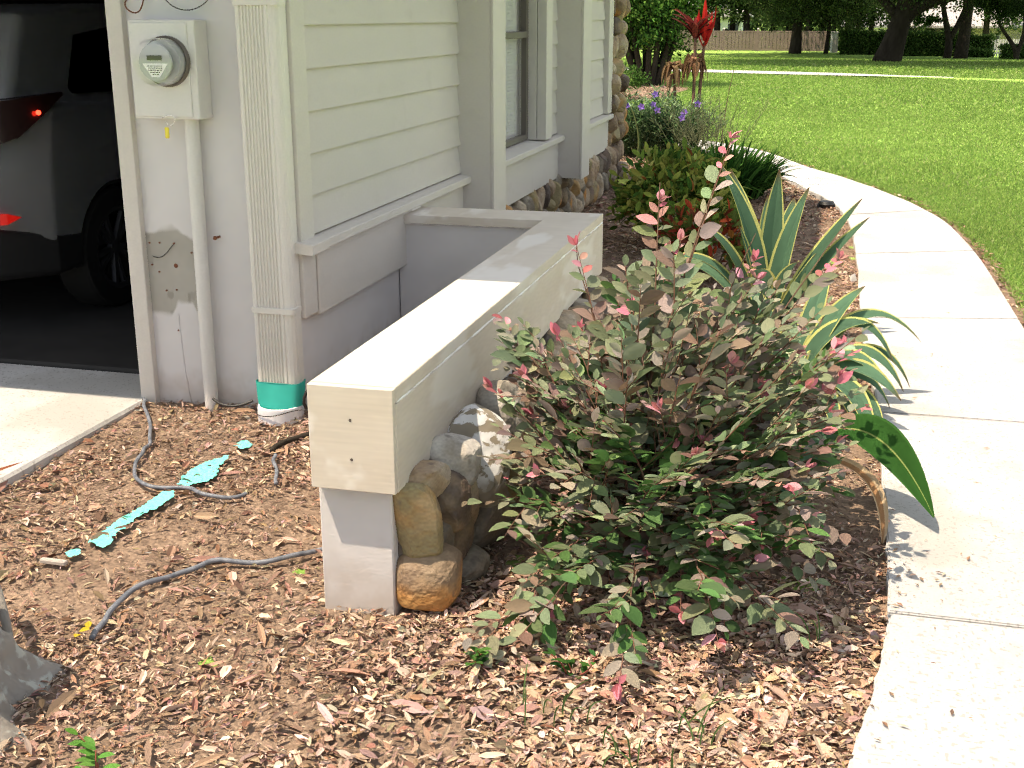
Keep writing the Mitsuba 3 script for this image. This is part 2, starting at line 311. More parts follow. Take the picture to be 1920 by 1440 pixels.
parts = [chips(85000, near, .0185, 1, slim=.62), chips(9000, near, .030, 12, slim=.5), chips(2500, near, .05, 13, slim=1.0, zoff=.012), chips(19000, front, .029, 2, (4, 1.5, 3, 1, 3, 1.5, 2), .010, .5, .38), chips(42000, mid_, .026, 3), chips(34000, far_, .034, 4), chips(2200, far_ring, .07, 5), chips(2500, edge.buffer(.02), .032, 6)]
put('leaf_litter', *(lambda m: (m[0], 'chip'))(join(parts)), color=join(parts)[1], label='loose brown leaf and bark mulch covering the bed', kind='stuff')

# ---------------------------------------------------------------- lawn grass
def lawn(n, y0, y1, h, w, seed):
    r = np.random.default_rng(seed); y = r.uniform(y0**2, y1**2, n)**.5; xr = .145 * y + 1.6
    left = np.interp(y, R_[18:, 1], R_[18:, 0] + STRIP * .7, right=-9.5); left = np.where(y > 17.3, np.maximum(-9.5, -.20 * y - 1), left)
    x = left + r.uniform(0, 1, n) * (xr - left)
    ok = ~shapely.contains_xy(SWPOLY.buffer(.05), x, y) & ~shapely.contains_xy(far_ring, x, y) & (np.abs(y - bgy(x)) > .9) & ~shapely.contains_xy(bedpoly, x, y)
    x, y = x[ok], y[ok]; n = len(x); q = np.c_[x * .8, y * .5, 0 * x]; f = meshkit.fbm(q, 3, 3)[:, None]
    C = palette(n, [(.26, .40, .10), (.31, .44, .12), (.23, .36, .085), (.40, .46, .20)], (4, 4, 2, .8), .09, r) * (.85 + .3 * f)
    D = np.c_[r.normal(0, .95, (n, 2)), np.ones(n)]; H = h * r.uniform(.55, 1.25, n)
    return leaf_batch(LEAF_Q, np.c_[x, y, gz(y) - .02 + 0 * x], D, rand_dir(n, r), H, w, C)
gm, gc = join([lawn(95000, 5.0, 13, .055, .008, 11), lawn(90000, 13, 24, .065, .014, 12), lawn(80000, 24, 40, .08, .03, 13), lawn(50000, 40, 70, .10, .07, 14)])
put('grass', gm, 'leaf_dull', color=gc, label='short sunny green grass of the lawn', kind='stuff')

# ---------------------------------------------------------------- house
H_ = thing('house', 'beige lap sided house with open dark garage and stone base', 'house')
XS, XP, YM = -2.09, -1.87, 4.56
put('stucco_wall', cat([box(-2.80, -2.105, YM, YM + .2, -.2, 2.5, 0), box(-2.30, -2.105, YM + .2, 6.85, -.2, .44, 0)]), 'stucco', H_, label='white stucco wall with a bare grey patch')
put('corner_board', box(-2.865, -2.793, 4.525, 4.72, -.02, 2.45), 'paint_trim', H_)                          # garage jamb
put('corner_board', box(-2.20, -2.062, 4.535, 4.668, .44, 2.5), 'paint_trim', H_)
put('backing_wall', cat([box(-2.36, -2.24, 4.77, 11.75, -.2, 2.5, 0), box(-2.24, -2.10, 4.76, 6.82, .44, 2.5, 0), box(-2.24, -2.10, 8.905, 11.62, .42, 2.5, 0), box(-2.24, -2.16, 6.82, 11.6, -.2, .42, 0), box(-2.36, -2.1, 6.83, 8.9, 2.1, 2.5, 0)]), 'stucco', H_)
LINES = [.932, 1.103, 1.274, 1.444, 1.615, 1.786, 1.957, 2.128, 2.299, 2.47]
def siding(y0, y1):
    zs = [.772] + LINES
    for a, b in zip(zs[:-1], zs[1:]):
        e = rng.normal(0, .0012)
        put('siding_board', prism_y([(XS - .012, a), (XS + .018 + e, a), (XS + .0195 + e, a + .003), (XS + .001, b + .012), (XS - .012, b + .012)], y0, y1), 'paint_siding', H_)
siding(4.670, 6.818); siding(9.06, 9.428); siding(9.74, 11.44)
def sill(y0, y1, back=XS + .003):
    s = put('sill', prism_y([(back - .03, .722), (XS + .078, .716), (XS + .081, .720), (XS + .081, .752), (XS + .078, .756), (back - .03, .768)], y0, y1), 'paint_trim', H_)
    put('band_board', box(XS - .02, XS + .032, y0 + .004, y1, .425, .7145), 'paint_trim', H_)
    return s
sill(4.672, 6.818); sill(9.75, 11.66); sill(7.10, 9.428, -2.19)
put('sill', prism_y([(XS - .0, .722), (XS + .088, .714), (XS + .091, .718), (XS + .091, .754), (XS + .088, .758), (XS - .0, .766)], 4.50, 4.669), 'paint_trim', H_, label='short sill end block with a chipped corner')
for y0, y1 in ((6.82, 7.09), (9.43, 9.74)):
    p = put('pier', box(XS - .1, XP - .02, y0, y1, .42, 2.5), 'paint_trim', H_)
    put('corner_board', box(XP - .0195, XP, y0 - .002, y1, .415, 2.5), 'paint_trim', p)
put('trim_board', box(-2.10, -2.03, 8.86, 9.055, .77, 2.5), 'paint_trim', H_)
put('reveal_board', box(-2.24, -2.104, 8.855, 8.90, .77, 2.1), 'paint_trim', H_)
put('trim_board', box(-2.10, -2.03, 11.445, 11.66, .77, 2.5), 'paint_trim', H_)
W_ = put('window', cat([box(-2.21, -2.165, 8.80, 8.853, .775, 2.1), box(-2.21, -2.165, 7.1, 8.80, .775, .815), box(-2.21, -2.165, 7.1, 8.80, 2.06, 2.1), box(-2.205, -2.15, 7.1, 8.80, 1.50, 1.545)]), 'bronze_frame', H_)
put('pane', trimesh.Trimesh([(-2.185, 7.1, .81), (-2.185, 8.80, .81), (-2.185, 8.80, 1.5), (-2.185, 7.1, 1.5)], [(0, 1, 2), (0, 2, 3)]), 'pane_glass', W_)
put('pane', trimesh.Trimesh([(-2.195, 7.1, 1.545), (-2.195, 8.80, 1.545), (-2.195, 8.80, 2.06), (-2.195, 7.1, 2.06)], [(0, 1, 2), (0, 2, 3)]), 'pane_glass', W_)
put('blind', cat([box(-2.2295, -2.222, 7.12, 8.70, z, z + .022, .001) for z in np.arange(.83, 2.05, .024)]), 'blind', W_)

# roof: front eave, side eave, an upper storey further back, added to shade the bed (all above the frame; they throw the shade)
RF = put('roof', cat([box(-9.2, -1.62, 3.86, 12.6, 2.5, 2.66, .01), hull([(-9.2, 3.86, 2.66), (-1.62, 3.86, 2.66), (-9.2, 12.6, 2.66), (-1.62, 12.6, 2.66), (-5.4, 6, 4.2), (-5.4, 10.5, 4.2)])]), 'bark', H_)
put('upper_wall', box(-8.2, -2.08, 6.4, 10.0, 2.66, 5.3, 0), 'paint_siding', H_)
put('upper_roof', hull([(-8.7, 5.95, 5.28), (-1.75, 5.95, 5.28), (-8.7, 10.4, 5.28), (-1.75, 10.4, 5.28), (-6.5, 8.2, 6.6), (-4, 8.2, 6.6)]), 'bark', H_)
put('garage_wall', cat([box(-6.45, -6.3, 4.7, 11.4, -.1, 2.5, 0), box(-8.6, -2.37, 11.28, 11.4, -.1, 2.5, 0), box(-2.80, -2.37, 4.765, 4.78, -.1, 2.5, 0), box(-2.40, -2.362, 4.78, 11.28, -.1, 2.5, 0), box(-8.6, -2.4, 4.78, 11.28, 2.42, 2.48, 0)]), 'garage_shade', H_, label='inner walls and ceiling of the garage with shade coloured in near black')
put('garage_header', cat([box(-8.75, -2.866, 4.56, 4.76, 2.15, 2.5, .002), box(-8.75, -5.75, 4.56, 4.7, 0, 2.15, .002)]), 'stucco', H_)  # unseen left wall piece narrows the opening, added to cut light inside
put('house_back', cat([box(-8.75, -2.37, 11.41, 12.2, -.2, 2.5, 0)]), 'stucco', H_)

# river stones -------------------------------------------------
def stone_mat(name, a, b, c):
    def fn(p, n, uv):
        t = fbm(p.x * 13, p.y * 13, p.z * 13, 4); g = noise(p.x * 150, p.y * 150, p.z * 150)
        k = smoothstep(.42, .60, fbm(p.x * 6 + 7, p.y * 6, p.z * 6, 3))
        q = mix(mix(a, b, smoothstep(.3, .7, t)), c, k * .75) * (.84 + .32 * g)
        return mix(q, (.12, .10, .085), smoothstep(.62, .76, fbm(p.x * 21, p.y * 21 + 3, p.z * 16, 3)) * .55)
    mat(name, two(bump(proc(lambda p, n, uv: fbm(p.x * 45, p.y * 45, p.z * 45, 4)), .011, prin(proc(fn), .62, .35))))
stone_mat('stone_ochre', (.36, .22, .09), (.42, .31, .17), (.22, .20, .11))
stone_mat('stone_orange', (.38, .18, .055), (.44, .25, .09), (.17, .145, .115))
stone_mat('stone_tan', (.34, .27, .185), (.45, .385, .29), (.28, .19, .115))
stone_mat('stone_grey', (.17, .15, .12), (.29, .255, .205), (.15, .12, .085))
stone_mat('stone_dark', (.085, .066, .055), (.16, .115, .085), (.24, .175, .10))
stone_mat('stone_white', (.34, .31, .27), (.47, .45, .41), (.22, .185, .13))
def splat(p, n, uv):
    t = fbm(p.x * 12, p.y * 12, p.z * 12, 4); w = smoothstep(.44, .52, fbm(p.x * 34, p.y * 34, p.z * 34, 4)) * smoothstep(.20, .30, p.z + .18 * (t - .5))
    return mix(mix((.20, .175, .14), (.33, .29, .22), t), (.66, .67, .68), w)
mat('stone_splat', two(bump(proc(lambda p, n, uv: fbm(p.x * 40, p.y * 40, p.z * 40, 4)), .006, prin(proc(splat), .7, .3))))
mat('mortar', two(bump(proc(lambda p, n, uv: fbm(p.x * 60, p.y * 60, p.z * 60, 4)), .01, prin(proc(lambda p, n, uv: mix((.10, .085, .07), (.20, .175, .15), fbm(p.x * 20, p.y * 20, p.z * 20, 3))), .95, .1))))
ICO2, ICO3 = trimesh.creation.icosphere(2), trimesh.creation.icosphere(3)
def stone(c, r, tilt=0.0, seed=0, ico=ICO3, tx=0.0, sq=.82):
    v = ico.vertices.copy(); v = np.sign(v) * np.abs(v)**sq; v = v * (1 + .24 * (meshkit.fbm(v * 1.1 + seed * 3.7, 3, seed % 7)[:, None] - .5))
    rp = np.random.default_rng(seed + 400)
    for pd in rand_dir(7, rp):      # worn flat facets
        e = v @ pd - rp.uniform(.66, .92); v = v - pd * (np.where(e > 0, e * .8, 0))[:, None]
    v *= np.asarray(r); ca, sa = math.cos(tilt), math.sin(tilt); v = v @ np.array([[1, 0, 0], [0, ca, sa], [0, -sa, ca]])
    ca, sa = math.cos(tx), math.sin(tx); v = v @ np.array([[ca, 0, sa], [0, 1, 0], [-sa, 0, ca]])
    return trimesh.Trimesh(v + np.asarray(c), ico.faces, process=False)
SM = ['stone_ochre', 'stone_tan', 'stone_grey', 'stone_dark', 'stone_tan', 'stone_orange', 'stone_grey']
base = put('stone_base', box(-2.17, -2.13, 6.86, 11.7, -.1, .415, 0), 'stone_dark', H_, label='base course of rounded river stones')
r9 = np.random.default_rng(5); y = 6.95; k = 0
while y < 11.65:
    w = r9.uniform(.10, .17); z = 0.02
    while z < .40:
        h = min(r9.uniform(.08, .15), (.47 - z) / 2)
        if h < .035: break
        if not (z + 2 * h > .42 and h < .06):
            put('stone', stone((-2.10 + r9.uniform(-.02, .025), y + r9.uniform(-.03, .03), z + h * .9), (r9.uniform(.075, .11), w * .58, h), r9.uniform(-.5, .5), k, ICO2), SM[r9.integers(len(SM))], base); k += 1
        z += h * 1.65
    y += w * .98
col = put('stone_column', box(-2.3, -2.12, 11.70, 12.35, -.2, 2.5, 0), 'stone_dark', H_, label='stone pillar at the far corner of the house')
z = .05
while z < 2.3:
    h = r9.uniform(.08, .15)
    for y in np.arange(11.74, 12.45, .2):
        put('stone', stone((-2.10 + r9.uniform(-.03, .035), y + r9.uniform(-.04, .04), z + h + r9.uniform(-.04, .04)), (r9.uniform(.09, .125), r9.uniform(.10, .13), h), r9.uniform(-.5, .5), k, ICO2), ['stone_tan', 'stone_ochre', 'stone_orange', 'stone_tan', 'stone_dark'][r9.integers(5)], col); k += 1
    z += h * 1.7

# ---------------------------------------------------------------- wall mounted things
mt = thing('electric_meter', 'white metal electric meter box with round glass meter', 'electric meter')
MX0, MX1, MZ0, MZ1, MY = -2.725, -2.435, 1.253, 1.637, 4.452
put('enclosure', box(MX0, MX1, MY, YM - .002, MZ0, MZ1, .004), 'metal_box', mt)
put('cover', box(MX0 + .008, MX1 - .03, MY - .006, MY - .0005, MZ0 + .01, MZ1 - .012, .002), 'metal_box', mt)
mc = (-2.555, MY - .006, 1.478)
put('ring', lathe([(.089, 0), (.098, 0), (.098, .018), (.094, .022), (.089, .02), (.089, 0)], 48, 'y', mc), 'bronze_frame', mt)
put('body', lathe([(0, .0), (.082, .0), (.082, .055), (.0, .055)], 48, 'y', mc), 'dial_face', mt)
dial = put('dial', lathe([(0, .09), (.070, .09), (.070, .097), (0, .097)], 48, 'y', mc), 'dial_face', mt)
dy = mc[1] - .0985
put('plate', trimesh.Trimesh([(mc[0] - .055, dy, mc[2] - .004), (mc[0] + .055, dy, mc[2] - .004), (mc[0] + .018, dy, mc[2] - .056), (mc[0] - .018, dy, mc[2] - .056)], [(0, 1, 2), (0, 2, 3)]), 'dial_print', dial)
put('display', box(mc[0] - .032, mc[0] + .03, dy - .003, dy + .001, mc[2] + .008, mc[2] + .026, .001), 'display', dial)
bars = []
for i, (zz, w0) in enumerate(((-.014, .035), (-.022, .03), (-.030, .032), (-.038, .024), (-.046, .014))):
    x = mc[0] - w0
    while x < mc[0] + w0 - .004:
        l = rng.uniform(.004, .012); bars.append(box(x, min(x + l, mc[0] + w0), dy - .0012, dy - .0006, mc[2] + zz - .0016, mc[2] + zz + .0016, 0)); x += l + .003
put('printing', cat(bars), 'black_plastic', dial)
put('glass_dome', lathe([(.092, .016), (.0905, .05), (.0885, .105), (.083, .116), (.0, .120)], 48, 'y', mc), 'dial_glass', mt, smooth=40)
put('seal_wire', tube(spline([(-2.60, MY - .004, 1.257), (-2.57, MY - .016, 1.268), (-2.54, MY - .014, 1.262), (-2.545, MY - .012, 1.243), (-2.585, MY - .01, 1.247)], 22), .0018, 5), 'aluminium', mt, smooth=True)
put('seal_tag', box(-2.592, -2.574, MY - .012, MY - .004, 1.178, 1.222, .003), 'yellow_tag', mt, label='small yellow seal tag hanging under the box')
cd = thing('conduit', 'white vertical conduit pipe running from meter box into the mulch', 'pipe')
put('pipe', tube([(-2.515, 4.515, -.05), (-2.515, 4.515, .5), (-2.512, 4.52, 1.256)], .029, 20), 'pvc' if False else 'metal_box', cd, smooth=50)
put('bolt', lathe([(0, 0), (.005, 0), (.005, .035), (.009, .036), (.009, .042), (0, .042)], 8, 'y', (-2.445, YM, .765)), 'rust', cd)
# downspout
ds = thing('downspout', 'beige corrugated downspout at the corner of the house', 'downspout')
def dprof(s=1.0):
    x0, x1, y0, y1 = -2.262, -2.078, 4.452, 4.530; pts = [(x0, y1), (x0, y0 + .012), (x0 + .010, y0)]
    a = x0 + .022
    for i in range(8): pts += [(a, y0), (a + .003, y0 + .006), (a + .007, y0 + .006), (a + .010, y0)]; a += .0138
    pts += [(x1 - .045, y0), (x1 - .042, y0 + .004), (x1 - .028, y0 + .004), (x1 - .014, y0 + .008), (x1 - .004, y0 + .019), (x1, y0 + .034), (x1, y1)]
    c = np.array([(x0 + x1) / 2, (y0 + y1) / 2]); return (np.array(pts) - c) * s + c
def dsec(z0, z1, s): m = trimesh.creation.extrude_polygon(Polygon(dprof(s)), z1 - z0); m.apply_translation([0, 0, z0]); return m
put('lower_section', dsec(.165, .475, .985), 'paint_spout', ds)
put('upper_section', dsec(.49, 1.70, 1.0), 'paint_spout', ds)
put('upper_section', dsec(1.708, 2.45, 1.03), 'paint_spout', ds)
def rrect(s, r=.012): return Polygon([(-2.264, 4.449), (-2.076, 4.449), (-2.076, 4.531), (-2.264, 4.531)]).buffer(s).buffer(-r).buffer(r)
for z0, z1 in ((.474, .498), (1.69, 1.712)):
    m = trimesh.creation.extrude_polygon(rrect(.0025), z1 - z0); m.apply_translation([0, 0, z0]); put('joint_band', m, 'paint_spout', ds)
def loft(P0, P1, zs):
    n = 48; R = []
    for z, t in zs:
        a, b = (np.array([(lambda c, al: LineString([c, (c[0] + math.cos(al), c[1] + math.sin(al))]).intersection(P.exterior).coords[0])(P.centroid.coords[0], 2 * math.pi * i / n) for i in range(n)]) for P in (P0, P1))
        R.append(np.c_[a * (1 - t) + b * t, np.full(n, z)])
    V = np.vstack(R); i = np.arange(n); j = (i + 1) % n; F = []
    for k in range(len(zs) - 1): F += [np.c_[k * n + i, k * n + j, (k + 1) * n + j], np.c_[k * n + i, (k + 1) * n + j, (k + 1) * n + i]]
    return trimesh.Trimesh(V, np.vstack(F), process=False)
circ = Point(-2.17, 4.475).buffer(.090, 32); ell = shapely.affinity.scale(circ, 1.0, .75)
put('sleeve', loft(ell, rrect(.006, .02), [(.066, .45), (.072, .45), (.11, .75), (.176, 1), (.178, 1.03), (.178, .9)]), 'teal_sleeve', ds, smooth=40, label='bright teal rubber sleeve near the ground')
put('drain_pipe', lathe([(.082, -.12), (.096, -.12), (.097, .068), (.094, .078), (.088, .079), (.086, .07), (.082, -.1)], 40, 'z', (-2.17, 4.475, 0)), 'pvc', ds, smooth=40, label='white plastic pipe rising from the mulch')
put('tie_wire', tube(spline([(-2.268, 4.452, .045), (-2.22, 4.385, .048), (-2.15, 4.372, .058), (-2.08, 4.41, .073), (-2.0, 4.43, .068)], 20), .002, 5), 'wire_black', ds, smooth=True)
# loose bits on the stucco wall
put('crack', tube(spline([(-2.668, YM - .001, .42), (-2.664, YM - .001, .3), (-2.655, YM - .001, .15), (-2.64, YM - .002, .02)], 14), [.003 + .002 * math.sin(i * 2.1) for i in range(14)], 6), 'stucco', H_, smooth=True, label='thin ridge running down the stucco')
for i, (x, z) in enumerate([(-2.775, .725), (-2.728, .727), (-2.66, .727), (-2.58, .69), (-2.66, .63), (-2.772, .63), (-2.713, .52), (-2.665, .525), (-2.672, .345), (-2.74, .60)]):
    put('screw_hole', lathe([(0, 0), (.004 + .006 * (i == 4), 0), (.003, .006), (0, .006)], 8, 'y', (x, YM - .0005, z)), 'rust', H_)
put('wall_wire', tube(spline([(-2.765, YM - .004, .668), (-2.72, YM - .006, .668), (-2.69, YM - .008, .69), (-2.66, YM - .003, .725)], 14), .0018, 5), 'wire_black', H_, smooth=True)
put('wall_wire', tube(spline([(-2.62, YM - .01, 1.80), (-2.58, YM - .03, 1.70), (-2.50, YM - .035, 1.672), (-2.42, YM - .03, 1.70), (-2.39, YM - .01, 1.80)], 24), .0022, 5), 'wire_black', H_, smooth=True)
put('wall_wire', tube(spline([(-2.765, YM - .01, 1.72), (-2.755, YM - .03, 1.668), (-2.735, YM - .02, 1.662), (-2.71, YM - .02, 1.68), (-2.70, YM - .01, 1.72)], 16), .003, 5), 'rust', H_, smooth=True)

# ---------------------------------------------------------------- knee wall with boxed coping
KW = thing('garden_wall', 'low garden wall faced with river stones under a tan boxed coping', 'garden wall')
put('block_core', cat([box(-1.338, -1.118, 2.972, 6.03, -.15, .40, .004), box(-2.098, -1.32, 5.80, 6.03, -.15, .642, .002), box(-1.322, -1.25, 3.3, 5.8, .38, .642, 0)]), 'stucco', KW, label='rough white stucco block wall under the coping')
X0, X1, Y0, Y1, ZT, ZB = -1.337, -1.087, 2.922, 6.065, .688, .384
def slab_xy(poly, z0, z1, c=.002):
    p = Polygon(poly); a = trimesh.creation.extrude_polygon(p, z1 - z0 - c); a.apply_translation([0, 0, z0])
    b = trimesh.creation.extrude_polygon(p.buffer(-c, join_style=2), c); b.apply_translation([0, 0, z1 - c]); return cat([a, b])
put('mortar', cat([stone((-1.105, y, .17), (.075, .19, .215), 0, 900 + i, ICO2, sq=.45) for i, y in enumerate(np.arange(3.17, 5.9, .22))]), 'mortar', KW)
put('top_board', slab_xy([(X0, Y0 + .0215), (X1, Y0 + .0215), (X1, Y1 - .001), (X0, 5.775)], .646, ZT), 'paint_coping', KW)
put('top_board', slab_xy([(X0 - .0015, 5.774), (X1 - .0015, Y1), (-2.075, Y1), (-2.075, 5.774)], .646, ZT - .0015), 'paint_coping', KW)
put('end_board', box(X0, X1, Y0, Y0 + .021, ZB, ZT - .001, .002), 'paint_coping', KW, label='square end board with two screw heads')
put('face_board', box(X1 - .022, X1 + .001, Y0 + .0215, Y1 - .002, ZB - .002, .640, .002), 'paint_coping', KW)
put('back_board', box(X0, X0 + .02, Y0 + .0215, 5.77, ZB, .645, .002), 'paint_coping', KW)
put('soffit_board', box(X0 + .02, X1 - .022, Y0 + .0215, Y1 - .01, ZB + .012, ZB + .03, .001), 'paint_coping', KW)
cy = np.linspace(Y0 + .03, Y1 - .01, 70)
put('caulk_line', tube(np.c_[np.full(70, X1 - .0015), cy, .643 + rng.normal(0, .0006, 70)], np.clip(.0032 + rng.normal(0, .0018, 70), .001, .007), 6), 'caulk', KW, smooth=True)
put('caulk_line', tube(np.c_[np.linspace(-2.07, -1.34, 40), np.full(40, 5.797), .643 + rng.normal(0, .001, 40)], np.clip(.005 + rng.normal(0, .002, 40), .001, .009), 6), 'caulk', KW, smooth=True)
put('caulk_line', tube(np.c_[np.linspace(-2.085, -2.06, 8), np.linspace(5.76, 6.04, 8), np.full(8, .69)], [.004, .012, .016, .014, .016, .012, .01, .004], 8), 'caulk', KW, smooth=True)
for z in (.592, .477):
    put('screw', lathe([(0, 0), (.0045, 0), (.004, .0015), (0, .0015)], 10, 'y', (-1.213, Y0, z)), 'bronze_frame', KW)
SL = [  # centre, radii, tilt, material
    ((-1.065, 3.035, .25), (.075, .062, .125), .16, 'stone_ochre', .12), ((-1.04, 3.065, .075), (.105, .09, .095), -.05, 'stone_orange', 0), ((-1.06, 3.14, .165), (.085, .075, .075), -.2, 'stone_grey', 0),
    ((-1.03, 3.19, .265), (.08, .075, .085), -.25, 'stone_dark', .1), ((-1.065, 3.12, .355), (.07, .085, .055), -.35, 'stone_tan', 0), ((-1.04, 3.30, .355), (.085, .085, .075), -.2, 'stone_white', 0),
    ((-1.015, 3.50, .285), (.11, .125, .155), .12, 'stone_splat', 0), ((-1.02, 3.76, .33), (.09, .085, .13), -.15, 'stone_white', 0), ((-1.05, 3.33, .205), (.08, .08, .09), .2, 'stone_tan', 0),
    ((-1.05, 3.28, .085), (.08, .095, .10), .15, 'stone_dark', 0), ((-1.02, 3.50, .085), (.10, .12, .11), -.25, 'stone_grey', 0), ((-.985, 3.27, .02), (.06, .085, .05), .1, 'stone_grey', 0),
    ((-1.03, 3.73, .14), (.09, .10, .11), .3, 'stone_ochre', 0), ((-1.03, 3.97, .27), (.09, .11, .12), 0, 'stone_tan', 0), ((-1.03, 3.93, .08), (.09, .12, .10), 0, 'stone_grey', 0), ((-1.05, 4.15, .15), (.08, .08, .12), 0, 'stone_dark', 0)]
for i, (c, r, t, m, tx) in enumerate(SL): put('stone', stone(c, np.array(r) * [1.0, 1.16, 1.14], t, i + 2, ICO3, tx, .76), m, KW)
y = 4.27
while y < 5.85:
    w = r9.uniform(.10, .13)
    for z, h in ((.08, .10), (.27, .12)):
        put('stone', stone((-1.07 + r9.uniform(-.02, .02), y + r9.uniform(-.03, .03), z + r9.uniform(-.02, .02)), (.085, w, h), r9.uniform(-.4, .4), k, ICO2), SM[r9.integers(len(SM))], KW); k += 1
    y += w * 1.7

# ---------------------------------------------------------------- car in the garage
mat('car_paint', prin(rgb(.70, .72, .76), .32, .6, metallic=.85, clearcoat=.8, clearcoat_gloss=.9))
mat('car_glass', prin(rgb(.008, .008, .01), .08, .7))
mat('car_trim', two(prin(rgb(.014, .014, .015), .55, .4)))
mat('tail_red', two(prin(rgb(.014, .002, .002), .12, .8, clearcoat=1.0)))
mat('tyre', two(prin(rgb(.012, .012, .012), .8, .2)))
mat('alloy', two(prin(rgb(.09, .09, .10), .35, .5, metallic=.7)))
mat('lens_red', two(prin(rgb(.38, .010, .008), .2)))
CAR = thing('car', 'silver car parked nose first inside the dark garage', 'car')
CX, CY = -4.745, 5.06
def sph(c, r, n=12):
    s = trimesh.creation.icosphere(2).vertices * r + np.asarray(c); return s
def chull(pts, r):
    P = []
    for (x, y, z) in pts:
        for s in (-1, 1): P.append(sph((s * x, y, z), r))
    return manifold3d.Manifold.hull_points(np.vstack(P))
def place(m):
    if hasattr(m, 'to_mesh'):
        q = m.to_mesh(); m = trimesh.Trimesh(q.vert_properties[:, :3], q.tri_verts, process=False)
    m = m.copy(); m.apply_translation([CX, CY, .05]); return m
lower = chull([(.62, .09, .55), (.60, .10, .82), (.58, .17, 1.08), (.80, .42, .50), (.80, .45, .85), (.76, .55, 1.10), (.81, 1.2, .45), (.81, 1.3, .95), (.79, 3.2, .45), (.79, 3.1, .92), (.74, 4.1, .5), (.70, 4.0, .82), (.76, .7, .36), (.55, .16, .40)], .08)
def cyl(x0, x1, y, z, r): return manifold3d.Manifold.cylinder(abs(x1 - x0), r, r, 48).rotate((0, 90, 0)).translate((x0, y, z))
for s in (-1, 1):
    for yw in (.98, 3.5): lower -= cyl(s * .62 if s > 0 else -1.0, 1.0 if s > 0 else -.62, yw, .33, .395)
put('body', place(lower), 'car_paint', CAR, smooth=40)
green = chull([(.70, .36, 1.16), (.60, .66, 1.56), (.60, 1.5, 1.61), (.58, 2.2, 1.58), (.69, 3.05, 1.08), (.72, 1.4, 1.12)], .06)
put('roof', place(green), 'car_paint', CAR, smooth=40)
sidew = Polygon([(.80, 1.20), (1.02, 1.50), (1.5, 1.555), (1.5, 1.19)]).buffer(-.03).buffer(.03)
sidew2 = Polygon([(1.56, 1.19), (1.56, 1.555), (2.15, 1.53), (2.85, 1.16)]).buffer(-.03).buffer(.03)
for pl in (sidew, sidew2):
    m = trimesh.creation.extrude_polygon(pl, .2); v = m.vertices.copy(); m.vertices = np.c_[.785 + v[:, 2] * .0 - (v[:, 1] - 1.19) * .30 - .012 * 0 + (v[:, 2] > .1) * -.15, v[:, 0], v[:, 1]]
    put('side_window', place(m), 'car_glass', CAR)
put('rear_window', place(hull([(-.56, .285, 1.24), (.56, .285, 1.24), (-.62, .335, 1.24), (.62, .335, 1.24), (-.50, .525, 1.54), (.50, .525, 1.54), (-.5, .6, 1.52), (.5, .6, 1.52)])), 'car_glass', CAR)
clad = chull([(.66, .06, .36), (.66, .06, .55), (.83, .42, .34), (.83, .42, .50), (.84, 1.5, .34), (.84, 1.5, .40), (.8, 3.9, .34), (.8, 3.9, .40)], .05)
for s in (-1, 1):
    for yw in (.98, 3.5): clad -= cyl(.5 if s > 0 else -1.1, 1.1 if s > 0 else -.5, yw, .33, .375)
put('lower_trim', place(clad), 'car_trim', CAR, smooth=40)
arch = cyl(.79, .875, .98, .33, .44) - cyl(.7, .95, .98, .33, .372)
put('arch_trim', place(arch ^ manifold3d.Manifold.cube((2, 3, 1)).translate((-.5, -.5, .30))), 'car_trim', CAR, smooth=40)
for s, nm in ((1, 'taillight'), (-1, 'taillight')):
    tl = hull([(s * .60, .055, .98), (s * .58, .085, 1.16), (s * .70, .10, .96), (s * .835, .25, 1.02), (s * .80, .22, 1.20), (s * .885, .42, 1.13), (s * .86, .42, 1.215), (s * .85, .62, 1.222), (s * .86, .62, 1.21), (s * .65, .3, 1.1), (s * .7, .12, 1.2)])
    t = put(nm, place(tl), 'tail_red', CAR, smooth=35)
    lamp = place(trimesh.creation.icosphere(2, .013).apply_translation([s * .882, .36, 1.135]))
    put('lamp', lamp, 'lens_red', t, emitter={'type': 'area', 'radiance': rgb(1.7, .05, .02)})  # emissive dot stands in for a glint on the taillight
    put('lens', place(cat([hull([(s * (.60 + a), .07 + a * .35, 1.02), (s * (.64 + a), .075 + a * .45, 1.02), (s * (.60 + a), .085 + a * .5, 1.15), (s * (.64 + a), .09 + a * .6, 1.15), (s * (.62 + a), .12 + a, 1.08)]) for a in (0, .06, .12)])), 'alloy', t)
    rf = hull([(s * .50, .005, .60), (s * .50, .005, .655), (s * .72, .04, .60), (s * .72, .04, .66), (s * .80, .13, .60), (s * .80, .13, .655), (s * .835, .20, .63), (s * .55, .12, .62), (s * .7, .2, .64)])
    put('reflector', place(rf), 'lens_red', CAR, emitter={'type': 'area', 'radiance': rgb(.06, .001, .0005)})  # glow added in place of light thrown back by the car
